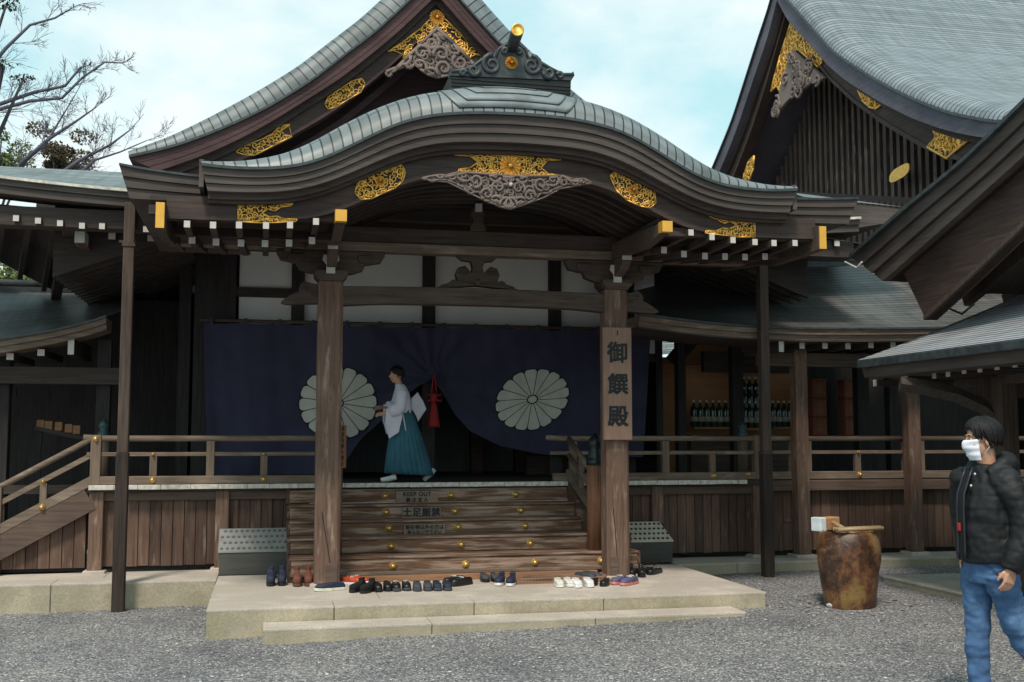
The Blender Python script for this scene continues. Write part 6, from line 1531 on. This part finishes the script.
def headparts(m, c, rot):
    T = lambda v: c + rot @ Vector(v); 
    ell(m, T((0, -.012, .048)), (.076, .094, .092), 14, rot); ell(m, T((0, .022, -.025)), (.060, .070, .088), 14, rot)
    ell(m, T((0, .045, .028)), (.058, .046, .045), 10, rot); ell(m, T((0, .048, -.085)), (.026, .026, .020), 8, rot)
    m.tube([T((0, .084, .030)), T((0, .096, .008)), T((0, .108, -.014))], [.009, .011, .014], 8)
    for s in (-1, 1):
        ell(m, T((s * .040, .062, -.018)), (.022, .024, .026), 8, rot); ell(m, T((s * .077, -.006, -.004)), (.010, .022, .032), 8, rot)
        ell(m, T((s * .03, .080, .040)), (.022, .012, .008), 8, rot)
    m.tube([T((-.022, .084, -.047)), T((0, .092, -.046)), T((.022, .084, -.047))], [.006, .008, .006], 6)
def eyes(root, c, rot, mw, mk):
    T = lambda v: c + rot @ Vector(v)
    for s in (-1, 1):
        m = MB(); ell(m, T((s * .031, .083, .017)), (.0135, .008, .006), 8, rot); e_ = m.build('eye', mw, root)
        m = MB(); ell(m, T((s * .032, .0885, .017)), (.0058, .004, .0055), 8, rot); m.build('iris', mk, e_)
    m = MB()
    for s in (-1, 1): m.tube([T((s * .016, .094, .036)), T((s * .034, .091, .042)), T((s * .050, .078, .037))], [.0035, .0042, .002], 5)
    return m
def hair(root, c, rot, mat, seed, fringe=.055, vol=1.0, nape=-.06, n=420, mess=.01):
    rd = random.Random(seed); T = lambda v: c + rot @ Vector(v); m = MB()
    ell(m, T((0, -.022, .066)), (.084 * vol, .094 * vol, .082 * vol), 12, rot)
    ell(m, T((0, -.048, .035)), (.074 * vol, .060 * vol, .060), 10, rot)
    for k in range(n):
        a = rd.uniform(0, 2 * math.pi); front = max(0, math.sin(a)); sidew = abs(math.cos(a))
        end = nape + rd.uniform(-.015, .02) if math.sin(a) < .1 else (.045 if sidew > .8 else fringe) + rd.uniform(-.018, .02)
        if math.sin(a) >= .1 and sidew > .72: end = .036 + rd.uniform(-.02, .02)
        pts = []; swirl = rd.uniform(.1, .55) * (1 if math.cos(a) > 0 else -1); st = rd.uniform(0, .45)
        th0 = st; zc = .045; lf = rd.uniform(.2, 1.8); end += rd.gauss(0, mess * .6)
        for j in range(6):
            t = th0 + (1 - th0) * j / 5; z = .158 * vol * (1 - t) + end * t; zz = (z - zc) / (.113 * vol)
            rr = math.sqrt(max(.03, 1 - zz * zz)) if z > zc else 1.0
            aa = a + swirl * (1 - t); lift = 1.0 + (.07 + mess * 2) * math.sin(t * math.pi * .8) * lf + .03
            pts.append(T((.082 * vol * rr * math.cos(aa) * lift, -.014 + .100 * vol * rr * math.sin(aa) * lift, z)))
        m.tube(pts, [.007, .0085, .008, .007, .005, .0012], 4, True)
    return m.build('hair', mat, root)
def skinmat(name, c):
    m, nt, b = newmat(name); tc = N(nt, 'ShaderNodeTexCoord'); n1 = N(nt, 'ShaderNodeTexNoise'); n1.inputs['Scale'].default_value = 14; n1.inputs['Detail'].default_value = 4
    r = ramp(nt, [(.3, sc3(c, .88)), (.7, sc3(c, 1.08))]); nt.links.new(tc.outputs['Object'], n1.inputs['Vector']); nt.links.new(n1.outputs['Fac'], r.inputs[0]); nt.links.new(r.outputs[0], b.inputs['Base Color'])
    b.inputs['Roughness'].default_value = .5; b.inputs['Subsurface Weight'].default_value = .12; b.inputs['Subsurface Radius'].default_value = (.012, .005, .003); return m
skin = skinmat('skin', (.50, .27, .18)); hairm = plain('black_hair', (.012, .011, .012), .6, var=.3, nscale=60, spec=.25); irism = plain('dark_iris', (.015, .01, .008), .2); eyew = plain('eye_white', (.6, .58, .56), .3)
def limb(m, pts, rs, n=14): m.tube(smooth3(pts), resamp(rs, len(smooth3(pts))), n)
def smooth3(pts):
    pts = [Vector(p) for p in pts]; out = []
    for i in range(len(pts) - 1):
        for k in range(4): out.append(pts[i].lerp(pts[i + 1], k / 4))
    out.append(pts[-1])
    for _ in range(2): out = [out[0]] + [(out[i - 1] + out[i] * 2 + out[i + 1]) / 4 for i in range(1, len(out) - 1)] + [out[-1]]
    return out
def resamp(r, n): return [r[min(len(r) - 2, int(i / (n - 1) * (len(r) - 1)))] + (r[min(len(r) - 2, int(i / (n - 1) * (len(r) - 1))) + 1] - r[min(len(r) - 2, int(i / (n - 1) * (len(r) - 1)))]) * (i / (n - 1) * (len(r) - 1) - min(len(r) - 2, int(i / (n - 1) * (len(r) - 1)))) for i in range(n)]
# ------------------------------------------------------------------ man in the black jacket (local frame: +y = facing, +x = his right... seen from behind)
man_d = 6.75; off = (982 - 512) / F_PX * man_d
mx_, my_ = man_d * math.sin(YAW) + off * math.cos(YAW), man_d * math.cos(YAW) - off * math.sin(YAW)
man = empty('person', (0, 0, 0), 'person in black padded jacket, blue jeans and white face mask walking at the right edge', 'person')
# joints: x>0 is the far (right) side of the body, x<0 the near (left) side
HC = Vector((0, .015, 1.70)); HR = Matrix.Rotation(R(-16), 3, 'Z') @ Matrix.Rotation(R(-4), 3, 'X')
LS, RS = Vector((-.20, -.01, 1.47)), Vector((.20, .01, 1.47))
LE, LW = Vector((-.275, -.06, 1.19)), Vector((-.255, .05, .955)); RE, RW = Vector((.25, -.05, 1.20)), Vector((.21, -.02, .98))
LH, RH = Vector((-.095, 0, .93)), Vector((.095, 0, .93))
RK, RA = Vector((.10, .02, .50)), Vector((.10, .02, .09)); LK, LA = Vector((-.09, -.12, .51)), Vector((-.09, -.46, .20))
m = MB(); headparts(m, HC, HR); limb(m, [(0, -.03, 1.48), (0, -.015, 1.56), (0, 0, 1.65)], [.066, .056, .058])
loft(m, [((0, 0, .90), .155, .10), ((0, 0, 1.05), .14, .095), ((0, 0, 1.25), .165, .11), ((0, -.01, 1.42), .155, .10), ((0, -.02, 1.49), .10, .075), ((0, -.02, 1.53), .06, .06)])
for S, E_j, W in ((LS, LE, LW), (RS, RE, RW)): limb(m, [S + (E_j - S) * .12, E_j, W], [.042, .042, .040, .028])
for Hh, K, A_ in ((LH, LK, LA), (RH, RK, RA)): limb(m, [Hh, K, A_], [.085, .065, .058, .050, .038])
hand(m, LW + Vector((0, .0, -.01)), (0.05, .30, -1), (1, .1, 0), (0, 1, 0), .38); hand(m, RW, (-.05, .3, -1), (-1, .1, 0), (0, 1, 0), .4)
for A_ in (LA, RA): limb(m, [A_ + Vector((0, -.03, -.03)), A_ + Vector((0, .06, -.055)), A_ + Vector((0, .17, -.065))], [.035, .036, .025])
ob('body', apply_union(m, .0055, 3), skin, man)
eb = eyes(man, HC, HR, eyew, irism); eb.build('eyebrows', hairm, man)
hair(man, HC, HR, hairm, 5, .098, .97, -.012, 760, .018)
# mask
T = lambda v: HC + HR @ Vector(v)
rows = []
for j in range(13):
    f = j / 12; z = .014 - .126 * f; r = []
    for k in range(19):
        a = (-1 + 2 * k / 18) * 1.18; bx_ = .080 - .012 * f; by = .096 + .022 * math.exp(-((f - .25) / .22) ** 2) * math.cos(a) ** 6 + .012 * math.sin(f * math.pi) - .018 * f
        pl = .0035 * math.sin(f * math.pi * 6); r.append(T(((bx_ + pl) * math.sin(a), .008 + (by + pl) * math.cos(a) ** .9 if math.cos(a) > 0 else .008, z + .012 * (1 - math.cos(a)) * (f - .5) * -1)))
    rows.append(r)
m = MB(); m.sheet(rows); maskm = plain('white_mask_fabric', (.72, .74, .82), .85, var=.04); mk_ = m.build('face_mask', maskm, man)
s_ = mk_.modifiers.new('t', 'SOLIDIFY'); s_.thickness = .003
m = MB()
for s in (-1, 1): m.tube([T((s * .064, .036, .0)), T((s * .080, .012, .018)), T((s * .084, -.018, .004))], .0016, 4); m.tube([T((s * .056, .036, -.095)), T((s * .078, .006, -.05)), T((s * .084, -.018, -.02))], .0016, 4)
m.build('ear_loops', maskm, mk_)
# jacket
m = MB(); loft(m, [((0, .0, .965), .195, .160), ((0, .0, 1.0), .20, .166), ((0, .005, 1.15), .20, .170), ((0, .005, 1.30), .205, .162), ((0, -.005, 1.42), .19, .140), ((0, -.015, 1.49), .14, .110), ((0, -.02, 1.56), .095, .090)])
for S, E_j, W in ((LS, LE, LW), (RS, RE, RW)): ell(m, (S.x * .80, S.y, S.z - .01), (.10, .10, .085)); limb(m, [Vector((S.x * .55, S.y, S.z - .03)), Vector((S.x * 1.06, S.y, S.z - .06)), E_j, W + (W - E_j).normalized() * .02], [.075, .088, .084, .078, .058], 18)
# hood lying behind the neck and stand-up collar
limb(m, [(-.10, .06, 1.50), (-.125, -.02, 1.55), (-.09, -.12, 1.57), (0, -.16, 1.575), (.09, -.12, 1.57), (.125, -.02, 1.55), (.10, .06, 1.50)], [.030, .044, .052, .058, .052, .044, .030], 14)
ell(m, (0, -.14, 1.50), (.11, .07, .09))
def quilt(co):
    arm = abs(co.x) > .235
    q = abs(math.sin(math.pi * (co.z + .01 * math.sin(co.x * 11)) / (.085 if not arm else .075))) ** .45
    a = .004 * q - .003 if co.z < 1.50 else 0
    return a + .012 * noise.noise(co * 9) + .006 * noise.noise(co * 26)
jm = plain('black_nylon', (.010, .011, .013), .62, var=.35, nscale=5, bump=.3, spec=.3)
ob('padded_jacket', apply_union(m, .007, 4, quilt), jm, man)
# open front: inner shirt strip, zip edges, red badge
m = MB(); 
def fr(x, z): 
    return .175 + .010 - .9 * x * x - max(0, z - 1.36) * .42
rows = [[(x, fr(x, z), z) for x in (.035, .015, -.005, -.022)] for z in (1.52, 1.46, 1.38, 1.28, 1.15, 1.03, .99)]
m.sheet(rows); m.build('inner_shirt', plain('black_knit', (.006, .006, .007), .95), man)
m = MB()
for x in (.037, -.024): m.tube([(x, fr(x, z) + .004, z) for z in (1.54, 1.48, 1.38, 1.28, 1.15, 1.03, .985)], .007, 6)
zp = m.build('zip_edges', plain('dark_zip', (.03, .035, .045), .35, metal=.4), man)
m = MB(); m.box(.006, .034, fr(.02, 1.17) + .002, fr(.02, 1.17) + .010, 1.15, 1.20); m.build('red_badge', M['red'], man, .004)
m = MB()
for z in (1.50, 1.43): ell(m, (-.055, .165 - (z - 1.36) * .45 + .02, z), (.008, .006, .008), 6)
m.build('snap_buttons', M['nosing'], man)
m = MB()
for W, E_j in ((LW, LE), (RW, RE)):
    d = (W - E_j).normalized(); m.tube([W - d * .015, W + d * .022], [.060, .052], 18)
m.build('cuffs', jm, man)
# jeans
m = MB(); loft(m, [((0, 0, .84), .15, .115), ((0, 0, .93), .172, .130), ((0, 0, 1.03), .165, .125)])
for Hh, K, A_ in ((LH, LK, LA), (RH, RK, RA)): limb(m, [Hh + Vector((0, 0, -.02)), Hh.lerp(K, .5), K, K.lerp(A_, .5), A_ + (K - A_).normalized() * .02], [.108, .094, .078, .072, .068, .068, .072], 18)
def wr(co): return .013 * noise.noise(Vector((co.x * 6, co.y * 6 + co.z * 5, co.z * 11))) + .006 * noise.noise(Vector((co.x * 20, co.y * 12 + co.z * 9, co.z * 30))) + .006 * noise.noise(Vector((co.x * 12, co.y * 9, co.z * 14 + 5))) * (1 if co.z < .45 or .75 < co.z < .95 else .5)
dm, nt_, b_ = newmat('blue_denim'); tc = N(nt_, 'ShaderNodeTexCoord'); n1 = N(nt_, 'ShaderNodeTexNoise'); n1.inputs['Scale'].default_value = 5; n1.inputs['Detail'].default_value = 7
rp = ramp(nt_, [(.3, (.028, .07, .16)), (.55, (.06, .135, .28)), (.75, (.17, .28, .44))]); n2 = N(nt_, 'ShaderNodeTexNoise'); n2.inputs['Scale'].default_value = 250
bp = N(nt_, 'ShaderNodeBump'); bp.inputs['Strength'].default_value = .5; bp.inputs['Distance'].default_value = .003; n1.inputs['Roughness'].default_value = .7
nt_.links.new(tc.outputs['Object'], n1.inputs['Vector']); nt_.links.new(tc.outputs['Object'], n2.inputs['Vector']); nt_.links.new(n1.outputs['Fac'], rp.inputs[0]); nt_.links.new(rp.outputs[0], b_.inputs['Base Color']); nt_.links.new(n2.outputs['Fac'], bp.inputs['Height']); nt_.links.new(bp.outputs[0], b_.inputs['Normal']); b_.inputs['Roughness'].default_value = .85
jn = ob('jeans', apply_union(m, .007, 4, wr), dm, man)
from mathutils.bvhtree import BVHTree
bv = BVHTree.FromPolygons([v.co for v in jn.data.vertices], [tuple(p.vertices) for p in jn.data.polygons])
sm_ = MB()
def seam(pts, out, r=.0022):
    q = []
    for p in smooth3(pts):
        h = bv.ray_cast(p + Vector(out) * .4, -Vector(out)); 
        if h[0]: q.append(h[0] + Vector(out) * .001)
    if len(q) > 2: sm_.tube(q, r, 4)
seam([(-.05, 0, .96), (-.11, 0, .93), (-.15, 0, .86)], (-.25, .95, 0)); seam([(-.05, 0, .97), (-.11, 0, .945), (-.15, 0, .875)], (-.25, .95, 0))
sm_.build('jeans_seams', plain('denim_seam', (.02, .045, .10), .9), jn)
for A_ in (LA, RA):
    m = MB(); limb(m, [A_ + Vector((0, -.05, -.045)), A_ + Vector((0, .06, -.05)), A_ + Vector((0, .19, -.06))], [.045, .050, .036], 14); ob('shoe', apply_union(m, .006, 3), SM['black'], man)
ang = math.atan2(_rt.y, _rt.x)          # image right
# facing: image left turned 33 degrees towards the viewer; local +y -> facing
fdir = Matrix.Rotation(R(17), 3, 'Z') @ Vector((-_rt.x, -_rt.y, 0))
man.rotation_euler = (0, 0, math.atan2(fdir.y, fdir.x) - math.pi / 2)
man.location = (mx_, my_, gz(mx_, my_)); man.scale = (.982,) * 3
# ------------------------------------------------------------------ priest walking across the veranda
pr_ = empty('person', (0, 0, 0), 'person in white robe and teal pleated skirt trousers walking left along the veranda', 'person')
HC2 = Vector((0, .10, 1.60)); HR2 = Matrix.Rotation(R(-6), 3, 'X')
m = MB(); headparts(m, HC2, HR2); limb(m, [(0, .03, 1.40), (0, .06, 1.48), (0, .085, 1.55)], [.06, .048, .05])
loft(m, [((0, -.02, .85), .14, .10), ((0, -.01, 1.0), .13, .09), ((0, .01, 1.2), .15, .10), ((0, .02, 1.35), .16, .10), ((0, .03, 1.42), .10, .07)])
nl = [Vector((-.17, .03, 1.36)), Vector((-.21, .06, 1.10)), Vector((-.15, .30, 1.02))]; fr_ = [Vector((.17, .03, 1.36)), Vector((.22, .08, 1.12)), Vector((.15, .30, 1.12))]
for J in (nl, fr_): limb(m, J, [.05, .042, .036, .026])
hand(m, nl[2], (.2, 1, -.1), (.6, 0, -.6), (0, .3, 1), .5); hand(m, fr_[2], (-.2, 1, -.1), (-.6, 0, -.6), (0, .3, 1), .5)
limb(m, [(-.07, 0, .86), (-.08, .06, .48), (-.08, .14, .07)], [.08, .06, .05, .035]); limb(m, [(.09, 0, .86), (.09, -.10, .48), (.09, -.42, .16)], [.08, .06, .05, .035])
ob('body', apply_union(m, .007, 3), skin, pr_)
eb = eyes(pr_, HC2, HR2, eyew, irism); eb.build('eyebrows', hairm, pr_)
hair(pr_, HC2, HR2, hairm, 8, .08, .96, -.02, 260)
robe = plain('white_robe_cloth', (.62, .61, .70), .9, var=.06); teal = wood('teal_pleated_cloth', (.05, .155, .21), 'z', var=.35, rough=.85, scale=1.2)
m = MB(); loft(m, [((0, -.03, .98), .155, .115), ((0, -.02, 1.08), .165, .12), ((0, .0, 1.22), .175, .125), ((0, .02, 1.34), .175, .115), ((0, .03, 1.42), .12, .085), ((0, .05, 1.47), .068, .066)])
limb(m, [nl[0], nl[1], nl[1].lerp(nl[2], .6)], [.085, .09, .11, .10], 14); limb(m, [fr_[0], fr_[1], fr_[1].lerp(fr_[2], .6)], [.085, .09, .11, .10], 14)
def slv(m, J, w): 
    a = J[1]; b = J[1].lerp(J[2], .75); vs = []
    pts = [a + Vector((0, -.02, .06)), b + Vector((0, .03, .05)), b + Vector((0, .04, -.20)), b + Vector((0, -.02, -.40)), a + Vector((0, .02, -.36)), a + Vector((0, -.03, -.16))]
    n = len(pts); vs = [p + Vector((-w, 0, 0)) for p in pts] + [p + Vector((w, 0, 0)) for p in pts]
    m.add(vs, [tuple(range(n)), tuple(range(n, 2 * n))[::-1]] + [(i, (i + 1) % n, n + (i + 1) % n, n + i) for i in range(n)])
slv(m, nl, .03); slv(m, fr_, .03)
ob('white_robe', apply_union(m, .009, 4, lambda co: .008 * noise.noise(Vector((co.x * 9, co.y * 14, co.z * 4)))), robe, pr_)
# far sleeve swinging out behind
m = MB(); sw = [(.10, -.14, 1.26), (.11, -.24, 1.36), (.12, -.33, 1.22), (.12, -.38, 1.10), (.11, -.30, .98), (.10, -.25, .90), (.10, -.20, 1.02), (.10, -.13, 1.12)]
n = len(sw); m.add([(x - .02, y, z) for x, y, z in sw] + [(x + .02, y, z) for x, y, z in sw], [tuple(range(n)), tuple(range(n, 2 * n))[::-1]] + [(i, (i + 1) % n, n + (i + 1) % n, n + i) for i in range(n)])
ob('trailing_sleeve', apply_union(m, .010, 5), robe, pr_)
# pleated skirt trousers
m = MB(); n = 120; secs = []
for j in range(15):
    f = j / 14; z = 1.06 - (1.06 - .11) * f; yc_ = -.02 - .085 * f ** 1.2; rx = .15 + .10 * f; ry = .115 + .25 * f ** .7
    secs.append([(rx * math.cos(t) * (1 + .07 * f * math.cos(t * 26)), yc_ + ry * math.sin(t) * (1 + .05 * f * math.cos(t * 22 + 1)), z + .02 * f * math.sin(t) - .05 * f * max(0, -math.sin(t)) * 0) for t in [2 * math.pi * k / n for k in range(n + 1)]])
m.sheet(secs); hk = m.build('pleated_trousers', teal, pr_); s_ = hk.modifiers.new('t', 'SOLIDIFY'); s_.thickness = .006
m = MB(); m.tube([(-.165, .02, 1.02), (-.19, .0, .92), (-.20, -.03, .76)], [.014, .012, .008], 6); m.build('waist_ties', robe, pr_)
m = MB(); loft(m, [((0, -.02, 1.0), .160, .122), ((0, -.02, 1.07), .158, .120)]); m.build('waistband', teal, pr_)
for (x, y, z, t_) in ((-.09, .20, .045, 0), (.09, -.44, .10, 35)):
    m = MB(); r_ = Matrix.Rotation(R(-t_), 3, 'X'); c = Vector((x, y, z)); limb(m, [c + r_ @ Vector((0, -.10, .03)), c + r_ @ Vector((0, 0, 0)), c + r_ @ Vector((0, .13, -.015))], [.042, .042, .032], 12)
    ob('tabi_sock', apply_union(m, .007, 3), plain('white_sock', (.7, .7, .72), .9), pr_)
pr_.rotation_euler = (0, 0, R(90)); pr_.scale = (.815,) * 3
pp_ = at(402, 478, 13.62); pr_.location = (pp_.x - .0, 13.62, 1.172)
